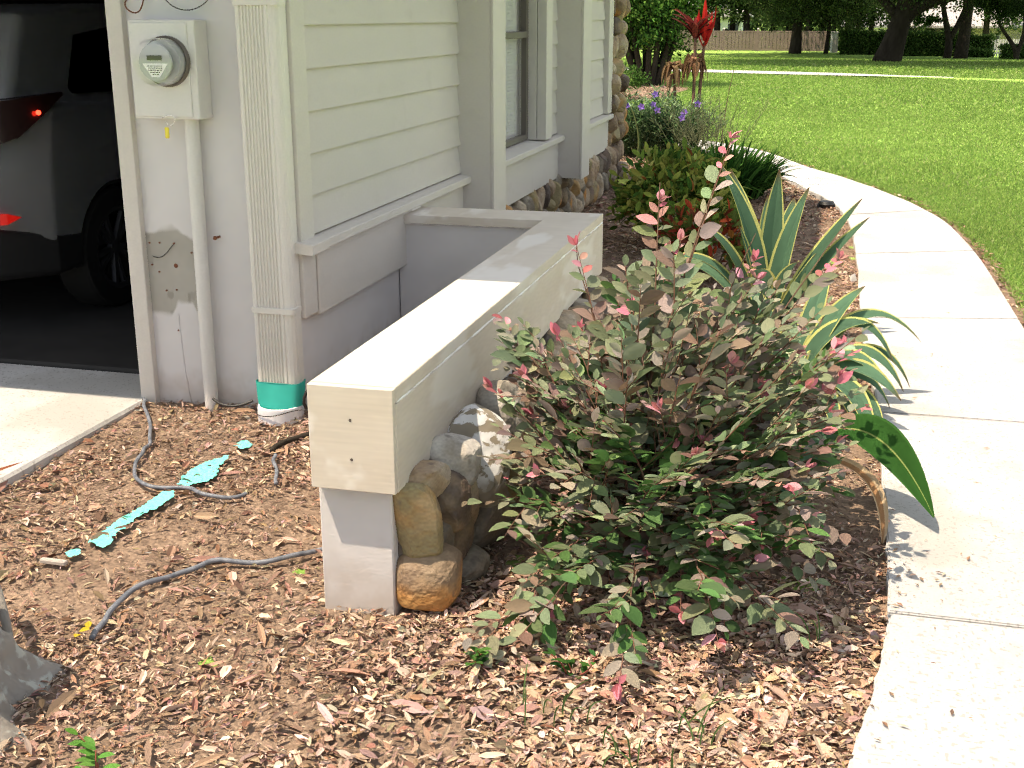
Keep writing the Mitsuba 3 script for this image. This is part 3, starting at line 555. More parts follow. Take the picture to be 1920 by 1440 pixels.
def wheel(x, y, s):
    w = put('wheel', place(lathe([(.235, -.10), (.325, -.10), (.342, -.075), (.342, .075), (.325, .10), (.235, .105), (.235, -.10)], 48, 'x', (x, y, .342))), 'tyre', CAR, smooth=35)
    sp = [lathe([(.205, .085), (.24, .085), (.24, .10), (.205, .095), (.205, .085)], 40, 'x'), lathe([(0, .05), (.05, .05), (.045, .08), (0, .085)], 24, 'x')]
    for kk in range(10):
        a = kk * math.pi / 5 + (.11 if kk % 2 else -.11); c, d = math.cos(a), math.sin(a)
        b = hull([(.05, .03, -.016), (.05, .03, .016), (.075, .03, -.012), (.075, .03, .012), (.07, .21, -.02), (.07, .21, .02), (.09, .21, -.014), (.09, .21, .014)]); v = b.vertices.copy()
        b.vertices = np.c_[v[:, 0], v[:, 1] * c - v[:, 2] * d, v[:, 1] * d + v[:, 2] * c]; sp.append(b)
    m = cat(sp)
    if s < 0: m.vertices[:, 0] *= -1; m.invert()
    m.apply_translation([x, y, .342]); put('rim', place(m), 'alloy', w, smooth=35)
for s in (1, -1):
    for yw in (.98, 3.5): wheel(s * .775, yw, s)

# ---------------------------------------------------------------- loropetalum style shrub in front
OLIVE = [(.21, .25, .14), (.27, .29, .195), (.32, .28, .235), (.16, .205, .115), (.36, .295, .265), (.25, .18, .14), (.23, .285, .18), (.20, .25, .15)]
GREEN = [(.09, .18, .06), (.12, .22, .075), (.09, .15, .06)]
PINK = [(.60, .21, .27), (.64, .30, .35), (.48, .17, .19), (.46, .25, .22)]
def shrub(base, tips, seed, keep, leaflen=.060, tw=(.11, .24)):
    r = np.random.default_rng(seed); stems, P, D, N, L, W, C = [], [], [], [], [], [], []
    def spray(p0, d0, length, green, young, fac=1.0):
        n = max(4, int(length / (.0205 * fac))); d = unit(d0); side0 = np.cross(d, [0, 0, 1.0]); side0 = unit(side0 if np.linalg.norm(side0) > .1 else np.array([1., 0, 0]))
        nrm = unit(np.cross(side0, d)); sag = r.uniform(-.1, .45); pts = []
        for i in range(n + 1):
            s = i / n; p = p0 + d * length * s + np.array([0, 0, -sag * length * s * s * .5]); pts.append(p)
            if i == 0 and length > .1: continue
            sd = side0 * (1 if i % 2 else -1) if i < n else side0 * 0
            dd = unit(d * r.uniform(.45, .9) + sd + r.normal(0, .16, 3)); size = leaflen * fac * min(1.5, r.lognormal(0, .26)) * (1 - .45 * max(0, s - .7) / .3)
            pk = young and s > .80
            P.append(p); D.append(dd); N.append(unit(nrm + r.normal(0, .36, 3) + np.array([-.1, -.12, .45]))); L.append(size); W.append(size * r.uniform(.42, .62))
            C.append(palette(1, PINK if pk else (GREEN if green else OLIVE), None, .2, r)[0])
        if young:
            for _ in range(4):
                P.append(pts[-1]); D.append(unit(d + r.normal(0, .5, 3))); N.append(rand_dir(1, r)[0] + [0, 0, .6]); s_ = leaflen * fac * r.uniform(.4, .8); L.append(s_); W.append(s_ * .5); C.append(palette(1, PINK, None, .15, r)[0])
        if keep(np.array(pts[-1:]))[0]: stems.append(tube(pts, np.linspace(.0022, .001, len(pts)) * fac, 4))
    main = []
    for tip, lift, shoot in tips:
        tip = np.asarray(tip, float); b = np.asarray(base) + np.r_[r.normal(0, .05, 2), 0]; c = b * .55 + tip * .45 + np.array([0, 0, lift]); s = np.linspace(0, 1, 16)[:, None]
        pts = (1 - s)**2 * b + 2 * s * (1 - s) * c + s * s * tip; pts += np.cumsum(r.normal(0, .004, pts.shape), 0) * s
        good = keep(pts); cut_ = 16 if good[3:].all() else 3 + int(np.argmin(good[3:]))
        main.append(tube(pts[:max(cut_, 4)], np.linspace(.0065, .0014, 16)[:max(cut_, 4)], 6)); ln = np.linalg.norm(np.diff(pts, axis=0), axis=1).sum()
        step = .05; m = int(ln / step)
        for i in range(m):
            u = (i + .5) / m
            if u < (.30 if not shoot else .55): continue
            if shoot and u > .62: continue
            kf = u * 15; a = int(kf); p = pts[a] + (pts[min(a + 1, 15)] - pts[a]) * (kf - a); d = unit(pts[min(a + 1, 15)] - pts[a])
            out = unit(p - (np.asarray(base) + [0, 0, .30])); q = unit(d * .5 + out * .55 + r.normal(0, .55, 3) + [0, 0, .12])
            lo = p[2] < .45
            spray(p, q, r.uniform(*tw) * (1.2 - .5 * u), r.uniform() < (.36 if lo else .07), r.uniform() < .085)
        d = unit(pts[-1] - pts[-3])
        if shoot: spray(pts[8], pts[-1] - pts[8], np.linalg.norm(pts[-1] - pts[8]), False, True, 1.02)
        else: spray(pts[-1], d, r.uniform(.12, .22), False, r.uniform() < .30)
    P, D, N, L, W, C = map(np.array, (P, D, N, L, W, C)); ok = keep(P + D * L[:, None])
    return main, stems, (P[ok], D[ok], N[ok], L[ok], W[ok], C[ok])
SB = np.array([-.47, 3.36, 0.0]); rs = np.random.default_rng(21); tips = []
for i in range(100):       # a rounded, loose dome of branch ends
    a = i * 2.399963; q = (i + .5) / 100; el = math.asin(min(1, .02 + .96 * (1 - q)**.68)); rr = rs.uniform(.78, 1.06)
    t = SB + np.array([.09, .20, .26]) + rr * np.array([.53 * math.cos(el) * math.cos(a), .62 * math.cos(el) * math.sin(a), .56 * math.sin(el) - .10 * math.cos(el)])
    t[2] = max(t[2], .07); tips.append((t, rs.uniform(.08, .24), False))
for t in [(-.97, 3.55, .78), (-.46, 3.62, 1.16), (-.31, 3.62, 1.27), (-.76, 3.62, .95), (-.99, 3.42, .57), (-1.02, 3.35, .41), (.12, 3.7, .70), (.05, 3.9, .97), (-.22, 3.75, 1.02), (-.40, 3.6, 1.02)]: tips.append((t, .16, True))
for t in [(-.88, 3.42, .58), (-.86, 3.5, .66), (-.76, 2.84, .08), (-.62, 2.88, .14), (-.22, 2.85, .22), (-.06, 2.95, .16), (-.42, 2.80, .12), (-.02, 3.2, .20), (.02, 3.1, .38)]: tips.append((t, .26, False))
def not_wall(p): return ~((p[:, 0] < -1.075) & (p[:, 2] < .70)) & (p[:, 2] > .004) & ~((p[:, 0] < -.99) & (p[:, 2] < .38)) & ((p[:, 0] > -.80) | (p[:, 2] < .72 + .06 * np.sin(p[:, 1] * 30)) | ((p[:, 2] < .99) & (np.sin(p[:, 1] * 60 + p[:, 0] * 40) > .3))) & (p[:, 0] < .085 + .08 * p[:, 2] + .05 * np.sin(p[:, 1] * 17 + p[:, 2] * 23)) & ((p[:, 0] > -.90 + .05 * np.sin(p[:, 1] * 21 + p[:, 2] * 30)) | ((p[:, 2] > .46) & (p[:, 0] > -.99)) | (p[:, 1] < 3.0))
main, stems, (P, D, N, L, W, C) = shrub(SB, tips, 22, not_wall)
SH = thing('shrub', 'large loose shrub with bronze green leaves and pink tips beside the stone wall', 'shrub')
put('branches', cat(main), 'woody', SH, smooth=True, color=np.tile((.14, .085, .06), (len(cat(main).vertices), 1)))
put('twigs', cat(stems), 'woody', SH, smooth=True, color=np.tile((.20, .10, .07), (len(cat(stems).vertices), 1)), kind='stuff')
dist = np.linalg.norm(P - [0, 0, EYE], axis=1); vis = L / dist * (1 + .6 * (P[:, 2] > .35) + .4 * (P[:, 1] < SB[1])); order = np.argsort(-vis)
for i in order[:300]:
    m, c = leaf_batch(LEAF_A, P[i:i+1], D[i:i+1], N[i:i+1], L[i:i+1], W[i:i+1], C[i:i+1]); put('leaf', m, 'leaf', SH, smooth=True, color=c)
i = order[300:]; m, c = leaf_batch(LEAF_A, P[i], D[i], N[i], L[i], W[i], C[i]); put('foliage', m, 'leaf', SH, smooth=True, color=c, kind='stuff')
print('shrub leaves', len(P))

# ---------------------------------------------------------------- agaves
AG, YE = (.10, .19, .12), (.56, .56, .20)
def agave(label, base, lv, group='variegated agaves along the sidewalk'):
    k = thing('agave', label, 'agave', group)
    for tip, ctrl, w in lv:
        d = np.asarray(tip) - np.asarray(base); hint = unit(np.array([-d[0], -d[1], 0]) + [0, -.35, .9]) if np.linalg.norm(d[:2]) < .75 * abs(d[2]) + .2 else np.array([-.0, -.2, 1.0])
        m, c = strap(np.asarray(base) + unit([d[0], d[1], 0]) * .03, ctrl, tip, w * 1.3, np.array(AG) * rng.uniform(.8, 1.2), np.array(YE) * rng.uniform(.85, 1.15), .42, 18, .85, hint, .83, .62)
        put('leaf', m, 'leaf', k, smooth=True, color=c)
    return k
B1 = (-.26, 6.45, .02)
agave('largest variegated agave with upright yellow edged leaves behind the shrub', B1, [
    ((-.56, 6.5, .92), (-.28, 6.45, .52), .10), ((-.50, 6.6, .87), (-.30, 6.5, .45), .10), ((-.24, 6.55, .88), (-.26, 6.5, .5), .10), ((-.08, 6.5, .80), (-.22, 6.45, .45), .10),
    ((.19, 6.5, .75), (-.05, 6.45, .42), .10), ((.23, 6.45, .66), (.0, 6.4, .42), .10), ((-.30, 6.7, .72), (-.28, 6.6, .4), .10), ((-.62, 6.35, .60), (-.42, 6.4, .50), .10), ((-.78, 6.3, .42), (-.52, 6.35, .52), .10),
    ((-.30, 6.15, .42), (-.28, 6.28, .42), .11), ((-.10, 6.2, .46), (-.18, 6.3, .42), .10), ((-.9, 6.6, .3), (-.6, 6.55, .5), .09), ((-.16, 6.8, .70), (-.2, 6.6, .5), .09), ((-.02, 6.25, .50), (-.1, 6.3, .36), .10), ((-.42, 6.3, .62), (-.34, 6.35, .4), .11)])
B2 = (-.10, 5.25, .02)
agave('middle variegated agave with leaves arching over the sidewalk', B2, [
    ((.46, 5.45, .27), (.16, 5.35, .62), .075), ((.34, 5.25, .22), (.14, 5.25, .62), .085), ((.27, 5.3, .38), (.0, 5.2, .44), .095), ((.30, 5.0, .20), (.10, 5.05, .44), .095), ((.36, 4.9, .16), (.12, 4.95, .42), .10),
    ((.22, 4.75, .02), (.12, 4.95, .34), .085), ((.12, 4.65, .03), (.06, 4.9, .36), .08), ((.34, 5.2, .03), (.2, 5.15, .32), .07), ((.38, 5.1, .14), (.18, 5.1, .50), .085), ((.42, 5.3, .10), (.26, 5.25, .46), .08), ((.26, 4.6, .04), (.16, 4.85, .40), .085), ((.20, 5.4, .52), (.02, 5.25, .40), .085), ((-.3, 5.4, .5), (-.2, 5.3, .4), .09), ((-.36, 5.0, .30), (-.22, 5.1, .45), .09), ((.05, 5.6, .56), (-.02, 5.4, .4), .08), ((.30, 4.85, .04), (.2, 4.95, .30), .075), ((-.05, 4.8, .30), (-.06, 5.0, .42), .09)])
B3 = (-.04, 3.98, .01)
agave('low plant with one broad green leaf reaching onto the sidewalk', B3, [((.14, 4.3, .25), (.02, 4.1, .25), .08), ((-.15, 4.2, .25), (-.1, 4.05, .25), .08), ((-.2, 3.85, .18), (-.12, 3.9, .25), .08)])
m, c = strap((.06, 4.16, .25), (.25, 4.16, .36), (.42, 3.86, .09), .135, (.032, .095, .022), (.045, .125, .03), .30, 17, .8, (-.5, -.35, .8), .9, .35, rib=(.30, .36, .12))
put('leaf', m, 'leaf', 'agave_002', smooth=True, color=c, label='broad plain green leaf with a pale midrib reaching over the sidewalk')
m, c = strap((.10, 4.02, .20), (.27, 3.92, .20), (.262, 3.78, .015), .05, (.36, .21, .11), (.52, .40, .26), .7, 14, .5, (.4, -.6, .5), .5)
put('dead_leaf', m, 'leaf_dull', 'agave_002', smooth=True, color=c, label='dry curled brown leaf touching the sidewalk edge')

# ---------------------------------------------------------------- more bed plants
def leafy(label, name, cat_, center, rad, n, L, W, cols, wts, seed, stems=14, up=.5, group=None, tmpl=LEAF_A, clump=None, extra=None):
    r = np.random.default_rng(seed); k = thing(name, label, cat_, group); c0 = np.asarray(center, float); R = np.asarray(rad, float)
    nc = clump or max(8, n // 14); d = rand_dir(nc, r); d[:, 2] = np.abs(d[:, 2]) * 1.1 - .35; d = unit(d); Cc = c0 + d * R * r.uniform(.55, 1.0, (nc, 1))
    i = r.integers(0, nc, n); P = Cc[i] + r.normal(0, 1, (n, 3)) * R * .13; D = unit(d[i] * .8 + rand_dir(n, r) * .9 + [0, 0, up * .3]); N = unit(rand_dir(n, r) * .6 + [0, 0, up] + d[i] * .5)
    P[:, 2] = np.maximum(P[:, 2], .03)
    Ls = L * r.uniform(.6, 1.3, n); C = palette(n, cols, wts, .2, r); m, c = leaf_batch(tmpl, P, D, N, Ls, Ls * W, C)
    g = np.array([c0[0], c0[1], 0.0]); st = []
    for j in range(min(stems, nc)):
        b = g + np.r_[r.normal(0, .08, 2) * R[:2] * 2, 0]; e = Cc[j]; q = (b + e) / 2 + [0, 0, .1 * R[2]]; s = np.linspace(0, 1, 8)[:, None]; st.append(tube((1 - s)**2 * b + 2 * s * (1 - s) * q + s * s * e, np.linspace(.008, .003, 8), 5))
    if st: sm = cat(st); put('stems', sm, 'woody', k, smooth=True, color=np.tile((.13, .10, .06), (len(sm.vertices), 1)))
    if extra: m, c = join([(m, c)] + extra)
    put('foliage', m, 'leaf', k, smooth=True, color=c, kind='stuff')
    return k
leafy('yellow green variegated shrub with a few red leaves behind the agave', 'variegated_shrub', 'shrub', (-1.05, 8.9, .34), (.40, .45, .36), 2300, .085, .42, [(.27, .32, .065), (.16, .25, .05), (.40, .42, .11), (.07, .14, .03), (.36, .14, .05)], (3, 3, 2, 2.5, .35), 31, 18, .6)
leafy('red and orange leaved croton low beside the largest agave', 'croton', 'shrub', (-.72, 7.75, .22), (.26, .3, .24), 420, .10, .34, [(.34, .06, .03), (.30, .14, .04), (.10, .15, .035), (.16, .05, .03)], (2, 1.3, 5, 2), 32, 8, .6)
def tuft(label, name, cat_, center, rad, n, Lr, w, cols, seed, spread=.9, wts=None, group=None, arch=.5, fold=.3, as_parts=0):
    r = np.random.default_rng(seed); k = thing(name, label, cat_, group); out = []; c0 = np.asarray(center, float)
    for i in range(n):
        a = r.uniform(0, 2 * np.pi); rr = r.uniform(0, 1)**.5; b = c0 + [rad[0] * rr * math.cos(a), rad[1] * rr * math.sin(a), 0]; o = np.array([math.cos(a + r.normal(0, .5)), math.sin(a + r.normal(0, .5)), 0]) * spread * r.uniform(.25, 1); l = r.uniform(*Lr)
        h = unit(np.array([0, 0, 1]) + o * .5); t = b + l * (unit(np.array([0, 0, 1]) + o) - [0, 0, arch * r.uniform(0, .5) * np.linalg.norm(o)]); t[2] = max(t[2], .02)
        out.append(strap(b, b + h * l * .6, t, w * r.uniform(.7, 1.2), palette(1, cols, wts, .2, r)[0], palette(1, cols, wts, .2, r)[0], fold, 7, .8, (o[0] * -1 + .01, -o[1], .6), .7, .8))
    m, c = join(out); put('leaves', m, 'leaf', k, smooth=True, color=c, kind='stuff'); return k
tuft('dense dark green clump of strap leaves near the sidewalk bend', 'strap_leaf_clump', 'plant', (-1.02, 11.75, 0), (.44, .36), 800, (.30, .60), .045, [(.025, .075, .015), (.045, .12, .022), (.018, .05, .012), (.09, .19, .04), (.06, .15, .03)], 41, 1.5)
# purple flowered shrub
def wand(label, name, cat_, center, rad, n, hgt, cols, flower, seed, leaf=(.075, .13), nf=0):
    r = np.random.default_rng(seed); k = thing(name, label, cat_); c0 = np.asarray(center, float); P, D, N, C, st, F = [], [], [], [], [], []
    for i in range(n):
        a = r.uniform(0, 2 * np.pi); rr = r.uniform(0, 1)**.5; b = c0 + [rad[0] * .7 * rr * math.cos(a), rad[1] * .7 * rr * math.sin(a), 0]; h = hgt * r.uniform(.55, 1.0) * (1 - .3 * rr * rr)
        t = b + [rad[0] * .5 * rr * math.cos(a) + r.normal(0, .07), rad[1] * .5 * rr * math.sin(a) + r.normal(0, .07), h]; s = np.linspace(0, 1, 12)[:, None]; p = b + (t - b) * s + np.array([0, 0, .05]) * np.sin(s * np.pi); st.append(tube(p, np.linspace(.005, .002, 12), 4))
        for q in range(2, 12):
            for sg in (0, 1, 2):
                al = r.uniform(0, 2 * np.pi); P.append(p[q]); D.append([math.cos(al), math.sin(al), r.uniform(.1, .9)]); N.append([-.4 * math.cos(al), -.4 * math.sin(al), 1]); C.append(palette(1, cols, None, .2, r)[0])
        F.append(t)
    n_ = len(P); Ls = leaf[0] * r.uniform(.6, 1.35, n_); m, c = leaf_batch(LEAF_B, np.array(P), np.array(D), np.array(N), Ls, Ls * leaf[1], np.array(C))
    sm = cat(st); put('stems', sm, 'woody', k, smooth=True, color=np.tile((.07, .10, .04), (len(sm.vertices), 1))); put('foliage', m, 'leaf', k, smooth=True, color=c, kind='stuff')
    F = np.array(F); F = F[np.argsort(F[:, 1] - .8 * F[:, 2])][:nf * 2:2]
    for f in F[:nf]:
        al = np.arange(5) * 2 * np.pi / 5 + r.uniform(0, 1); Df = np.c_[np.cos(al), -.4 + 0 * al, np.sin(al)] + [0, -.2, .2]
        fm, fc = leaf_batch(LEAF_B, np.tile(f + [0, -.02, .02], (5, 1)), Df, np.tile([0, -1, .4], (5, 1)), .052, .048, palette(5, [flower], None, .1, r)); put('flower', fm, 'leaf_dull', k, smooth=True, color=fc)
    return k
wand('green bush with narrow leaves and small purple flowers near the house corner', 'purple_flower_bush', 'shrub', (-2.02, 14.8, 0), (.66, .5), 190, .86, [(.10, .19, .08), (.16, .26, .13), (.25, .36, .20), (.06, .12, .05)], (.36, .22, .70), 51, (.13, .16), 11)
# stake-like stems by the house
kst = thing('reed_clump', 'thin upright green stems beside the stone pillar', 'plant')
rr_ = np.random.default_rng(61); st = [tube(spline([b, b + np.array([rr_.normal(0, .02), 0, .25]), b + np.array([rr_.normal(0, .05), rr_.normal(0, .04), rr_.uniform(.45, .75)])], 8), np.linspace(.011, .006, 8), 6) for b in np.c_[rr_.uniform(-2.48, -2.16, 9), rr_.uniform(14.2, 14.9, 9), np.zeros(9)]]
for s in st: put('stem', s, 'woody', kst, smooth=True, color=np.tile(palette(1, [(.07, .13, .04), (.13, .16, .06)], None, .1, rr_)[0], (len(s.vertices), 1)))
# feathery bush
kf = thing('feathery_bush', 'fine grey green feathery stems right of the purple flowers', 'plant'); st = []
for i in range(70):
    b = np.array([-1.35, 14.1, 0]) + np.r_[rr_.normal(0, .14, 2), 0]; t = b + [rr_.normal(0, .22), rr_.normal(0, .15), rr_.uniform(.45, .80)]; st.append(tube(spline([b, (b + t) / 2 + rr_.normal(0, .02, 3), t], 7), np.linspace(.004, .0015, 7), 4))
    for j in range(7): u = rr_.uniform(.4, 1); p = b + (t - b) * u; st.append(tube([p, p + [rr_.normal(0, .06), rr_.normal(0, .05), rr_.uniform(.04, .14)]], [.002, .001], 3))
sm = cat(st); put('stems', sm, 'woody', kf, smooth=True, color=np.tile((.15, .17, .09), (len(sm.vertices), 1)))
# tall red ti plant with dry leaves
kt = thing('ti_plant', 'tall red ti plant with drooping dry leaves on bare canes', 'plant'); TB = np.array([-1.70, 15.2, 0.0])
canes = [[TB + [-.16, .05, 0], TB + [-.17, .05, .6], TB + [-.20, .05, 1.12]], [TB + [.05, 0, 0], TB + [.06, 0, .7], TB + [.05, 0, 1.48]], [TB + [.10, .05, 0], TB + [.12, .05, .6], TB + [.16, .02, 1.34]]]
for cpts in canes: m = tube(spline(cpts, 14), np.linspace(.024, .018, 14), 8); put('cane', m, 'woody', kt, smooth=True, color=np.tile((.17, .10, .075), (len(m.vertices), 1)))
m = tube(spline([TB + [.42, 0, 0], TB + [.45, 0, .5], TB + [.53, 0, 1.03]], 10), np.linspace(.008, .004, 10), 6); put('cane', m, 'woody', kt, smooth=True, color=np.tile((.16, .10, .07), (len(m.vertices), 1)))
rt = np.random.default_rng(62)
for (top, n, l, cols, droop) in ((np.array(canes[1][2]), 26, .36, [(.16, .035, .035), (.26, .05, .045), (.11, .04, .035)], .1), (np.array(canes[2][2]) + [0, 0, .05], 8, .40, [(.62, .035, .03), (.50, .03, .03)], -.3), (np.array(canes[0][2]) + [0, 0, -.05], 18, .36, [(.32, .21, .12), (.24, .15, .09), (.40, .28, .17)], .95), (np.array(canes[1][2]) - [0, 0, .32], 24, .38, [(.30, .18, .10), (.22, .13, .08), (.36, .24, .14)], .9)):
    for i in range(n):
        a = i * 2.4 + rt.uniform(-.3, .3); o = np.array([math.cos(a), math.sin(a) * .7, 0]); ll = l * rt.uniform(.7, 1.15); c = palette(1, cols, None, .12, rt)[0]
        b = top + [0, 0, rt.uniform(-.12, .02)]; t = b + ll * (o * (.42 if droop > .5 else .75 if droop > 0 else .35) + [0, 0, (.75 - 1.5 * droop) * rt.uniform(.6, 1.1)])
        m, cc = strap(b, b + ll * (o * .38 + [0, 0, .28 if droop > .5 else .45]), t, .075, c, c * .8, .4, 9, .8, (-o[0], -o[1] - .2, .6)); put('leaf', m, 'leaf', kt, smooth=True, color=cc)

# ---------------------------------------------------------------- trees and far background
def trunk_mesh(paths):
    return cat([tube(spline(p, 14) if len(p) > 2 else p, np.interp(np.linspace(0, 1, 14 if len(p) > 2 else len(p)), np.linspace(0, 1, len(r)), r), 10) for p, r in paths])
def crown(center, rad, n, size, cols, seed, flat=.6, clumps=60, low=-.75, tmpl=LEAF_Q):
    r = np.random.default_rng(seed); d = rand_dir(clumps, r); d[:, 2] = np.maximum(d[:, 2], low); c0, R = np.asarray(center, float), np.asarray(rad, float)
    Cc = c0 + d * R * r.uniform(.35, 1.0, (clumps, 1)); cs = r.uniform(.14, .26, clumps) * R.mean(); i = r.integers(0, clumps, n)
    P = Cc[i] + r.normal(0, 1, (n, 3)) * cs[i, None] * [1, 1, flat] * .7; N = unit(rand_dir(n, r) + [0, 0, .6]); tone = np.exp(r.normal(0, .22, clumps))[i, None]
    return leaf_batch(tmpl, P, rand_dir(n, r), N, size * r.uniform(.6, 1.4, n), size * .6, palette(n, cols, None, .2, r) * tone)
OAK = [(.075, .115, .045), (.10, .145, .055), (.055, .09, .035), (.12, .17, .065)]
def tree(name, label, trunks, crowns, group=None, bark='bark'):
    k = thing(name, label, 'tree', group); put('trunk', trunk_mesh(trunks), bark, k, smooth=True)
    m, c = join([crown(*a) for a in crowns]); put('crown', m, 'leaf_dull', k, color=c, kind='stuff'); return k
def g3(x, y, z=0.0): return np.array([x, y, float(gz(y)) + z])
b = g3(2.14, 54.1, -.1)
tree('oak_tree', 'big dark oak with leaning forked trunk standing on the lawn', [
    ([b + [-.1, 0, 0], b + [-.02, 0, .25], b + [.3, 0, 1.5], b + [.55, .1, 2.5], b + [.5, .2, 4.2]], [.62, .47, .40, .36, .26]), ([b + [.38, 0, 1.6], b + [.9, 0, 2.2], b + [1.9, -.1, 2.65], b + [3.1, -.3, 2.9], b + [5.2, -.4, 3.4]], [.30, .26, .24, .2, .13]),
    ([b + [.55, 0, 2.3], b + [1.2, 0, 3.2], b + [1.7, 0, 4.6]], [.24, .2, .14]), ([b + [.2, 0, 1.9], b + [-.9, .2, 3.0], b + [-2.6, .3, 3.9]], [.2, .16, .1])],
    [((1.5, 54, 5.6), (6.5, 5.5, 3.6), 26000, .16, OAK, 71, .6, 120, -.85), ((5.0, 48.0, 6.4), (6.5, 7.5, 2.4), 20000, .46, OAK, 73, .6, 100, -.9), ((-3.2, 50, 6.6), (5.5, 7.0, 2.4), 17000, .46, OAK, 74, .6, 80, -.9), ((10, 48, 6.2), (5, 10, 2.6), 15000, .46, OAK, 75, .6, 80, -.9), ((5.6, 53, 3.0), (1.5, 2.0, .7), 2600, .14, OAK, 72, .5, 24), ((-.8, 55, 3.5), (2.4, 2, .8), 2600, .14, OAK, 76, .5, 24)])  # coarse leaved crowns lie out of view, added to shade the lawn
for i, (x, y, w, h, c, lab) in enumerate([
    (-2.83, 91.6, .36, 5, ((-3.0, 90, 4.3), (4.8, 5, 3.5), 19000, .22), 'shade tree with a straight dark trunk before the brown fence'),
    (-.69, 92.2, .13, 4, ((.3, 91, 3.9), (3.4, 4, 3.0), 12000, .2), 'thin young tree at the right end of the brown fence'),
    (7.30, 79.9, .33, 6, ((8.0, 78, 5.6), (6, 7, 3.0), 18000, .2), 'thick straight trunked tree in front of the right end of hedge')]):
    b = g3(x, y, -.1); tree('shade_tree', lab, [([b, b + [.03, 0, .4], b + [.06 + .05 * i, 0, h * .5], b + [.15, 0, h]], [w * 1.35, w, w * .9, w * .55]), ([b + [.1, 0, h * .5], b + [1.2, 0, h * .8], b + [2.4, 0, h * .95]], [w * .5, w * .35, w * .2]), ([b + [.1, 0, h * .55], b + [-1.0, 0, h * .75], b + [-2.2, 0, h * .9]], [w * .5, w * .35, w * .2])], [(*c, OAK + [(.09, .14, .05)], 80 + i, .6, 70, -.9), ((x + (-2, 1, -4)[i], y - (9, 14, 10)[i], 6.2), (8.5, 10, 1.8), 13000, .5, OAK, 180 + i, .6, 90, -.9)], 'trees on the far lawn')  # second crown of each is unseen, added to shade the grass
b = g3(6.68, 81.7, -.1)
tree('forked_tree', 'small forked tree in front of the clipped hedge', [([b, b + [0, 0, 1.2], b + [-.25, 0, 2.2], b + [-.5, 0, 4.5]], [.26, .2, .15, .1]), ([b + [0, 0, 1.1], b + [.6, 0, 2.4], b + [1.1, 0, 4.5]], [.18, .17, .1])], [((6.4, 82, 5.2), (3, 2.5, 2.2), 7000, .2, OAK, 85, .6, 50), ((5.3, 81.5, 1.35), (.9, .6, .5), 1500, .13, [(.06, .12, .025), (.09, .16, .04)], 86, .6, 16)])
b = g3(9.7, 74.0, -.1)
tree('spreading_tree', 'low dark spreading tree at the right edge of the park', [([b, b + [-.1, 0, .6], b + [-.8, 0, 1.6], b + [-1.2, 0, 2.4]], [.16, .12, .09, .06]), ([b, b + [.1, 0, .7], b + [.7, 0, 1.9]], [.13, .1, .07]), ([b + [-.05, 0, .5], b + [.2, 0, 1.4], b + [.1, 0, 2.6]], [.1, .08, .06])], [((9.4, 74, 2.55), (2.7, 2.2, 1.35), 15000, .12, [(.022, .045, .016), (.035, .06, .02), (.05, .08, .03)], 87, .6, 80, -.8)])
# big multi-stem shrub and a round bush beyond the house corner
b = np.array([-4.45, 30.7, -.05]); rb = np.random.default_rng(90); tr = []
for i in range(13): a = i * 2.4; o = np.array([math.cos(a), math.sin(a) * .6, 0]); tr.append(([b + o * .22, b + o * .45 + [0, 0, .6], b + o * rb.uniform(.7, 1.1) + [0, 0, 1.9]], [.085, .065, .03]))
PIT = [(.045, .11, .022), (.075, .165, .035), (.025, .06, .016), (.16, .27, .06)]
k = thing('large_shrub', 'large dark green shrub with many stems beyond the house corner', 'shrub'); put('trunk', trunk_mesh(tr), 'bark', k, smooth=True)
m, c = join([crown((-4.42, 30.7, 2.25), (1.35, 1.2, 1.65), 26000, .10, PIT, 91, .8, 190, -.85, LEAF_B)]); put('crown', m, 'leaf', k, color=c, kind='stuff')
leafy('low round light green bush left of the large dark shrub', 'round_bush', 'shrub', (-4.2, 25.5, .34), (.5, .45, .36), 1600, .06, .45, [(.06, .13, .03), (.10, .19, .045), (.04, .08, .02)], None, 92, 8)
# fence
mat('vinyl', two(prin(proc(lambda p, n, uv: mix((.215, .165, .15), (.265, .21, .19), fbm(p.x * 1.5, 0.0, p.z * 2, 3))), .7, .2)))
mat('white_paint', two(prin(rgb(.72, .72, .70), .6)))
FN = thing('fence', 'long brown vinyl privacy fence across the back of the lawn', 'fence')
x, i = -.62, 0
while x > -17:
    zb = -.93; yF = 96.4 + (-.6 - x) * .17; put('post', box(x - .07, x + .07, yF - .07, yF + .07, zb, zb + 1.62, .01), 'vinyl', FN)
    put('post_cap', hull([(x - .09, yF - .09, zb + 1.622), (x + .09, yF - .09, zb + 1.622), (x - .09, yF + .09, zb + 1.622), (x + .09, yF + .09, zb + 1.622), (x, yF, zb + 1.72)]), 'white_paint', FN)
    x2 = x - 2.6; yb = yF + .2; pn = put('panel', cat([box(x2 + .07, x - .07, yb - .035, yb + .03, zb + 1.40, zb + 1.50, .005), box(x2 + .07, x - .07, yb - .035, yb + .03, zb + .05, zb + .18, .005)]), 'vinyl', FN)
    for j in range(9): w = (2.6 - .14) / 9; xb = x2 + .07 + j * w; put('board', box(xb + .012, xb + w - .012, yb - .02, yb + .0 + .012 * (j % 2), zb + .185, zb + 1.395, .006), 'vinyl', pn)
    x = x2
pb = thing('gate_pillar', 'grey pillar with white edge between the fence and hedge', 'pillar'); put('shaft', box(-.28, .12, 94.9, 95.3, -1, .48, .01), 'stucco', pb); put('edge_strip', box(-.42, -.284, 94.86, 95.3, -1, .46, .01), 'white_paint', pb); put('cap', box(-.45, .16, 94.82, 95.36, .484, .56, .01), 'stucco', pb)
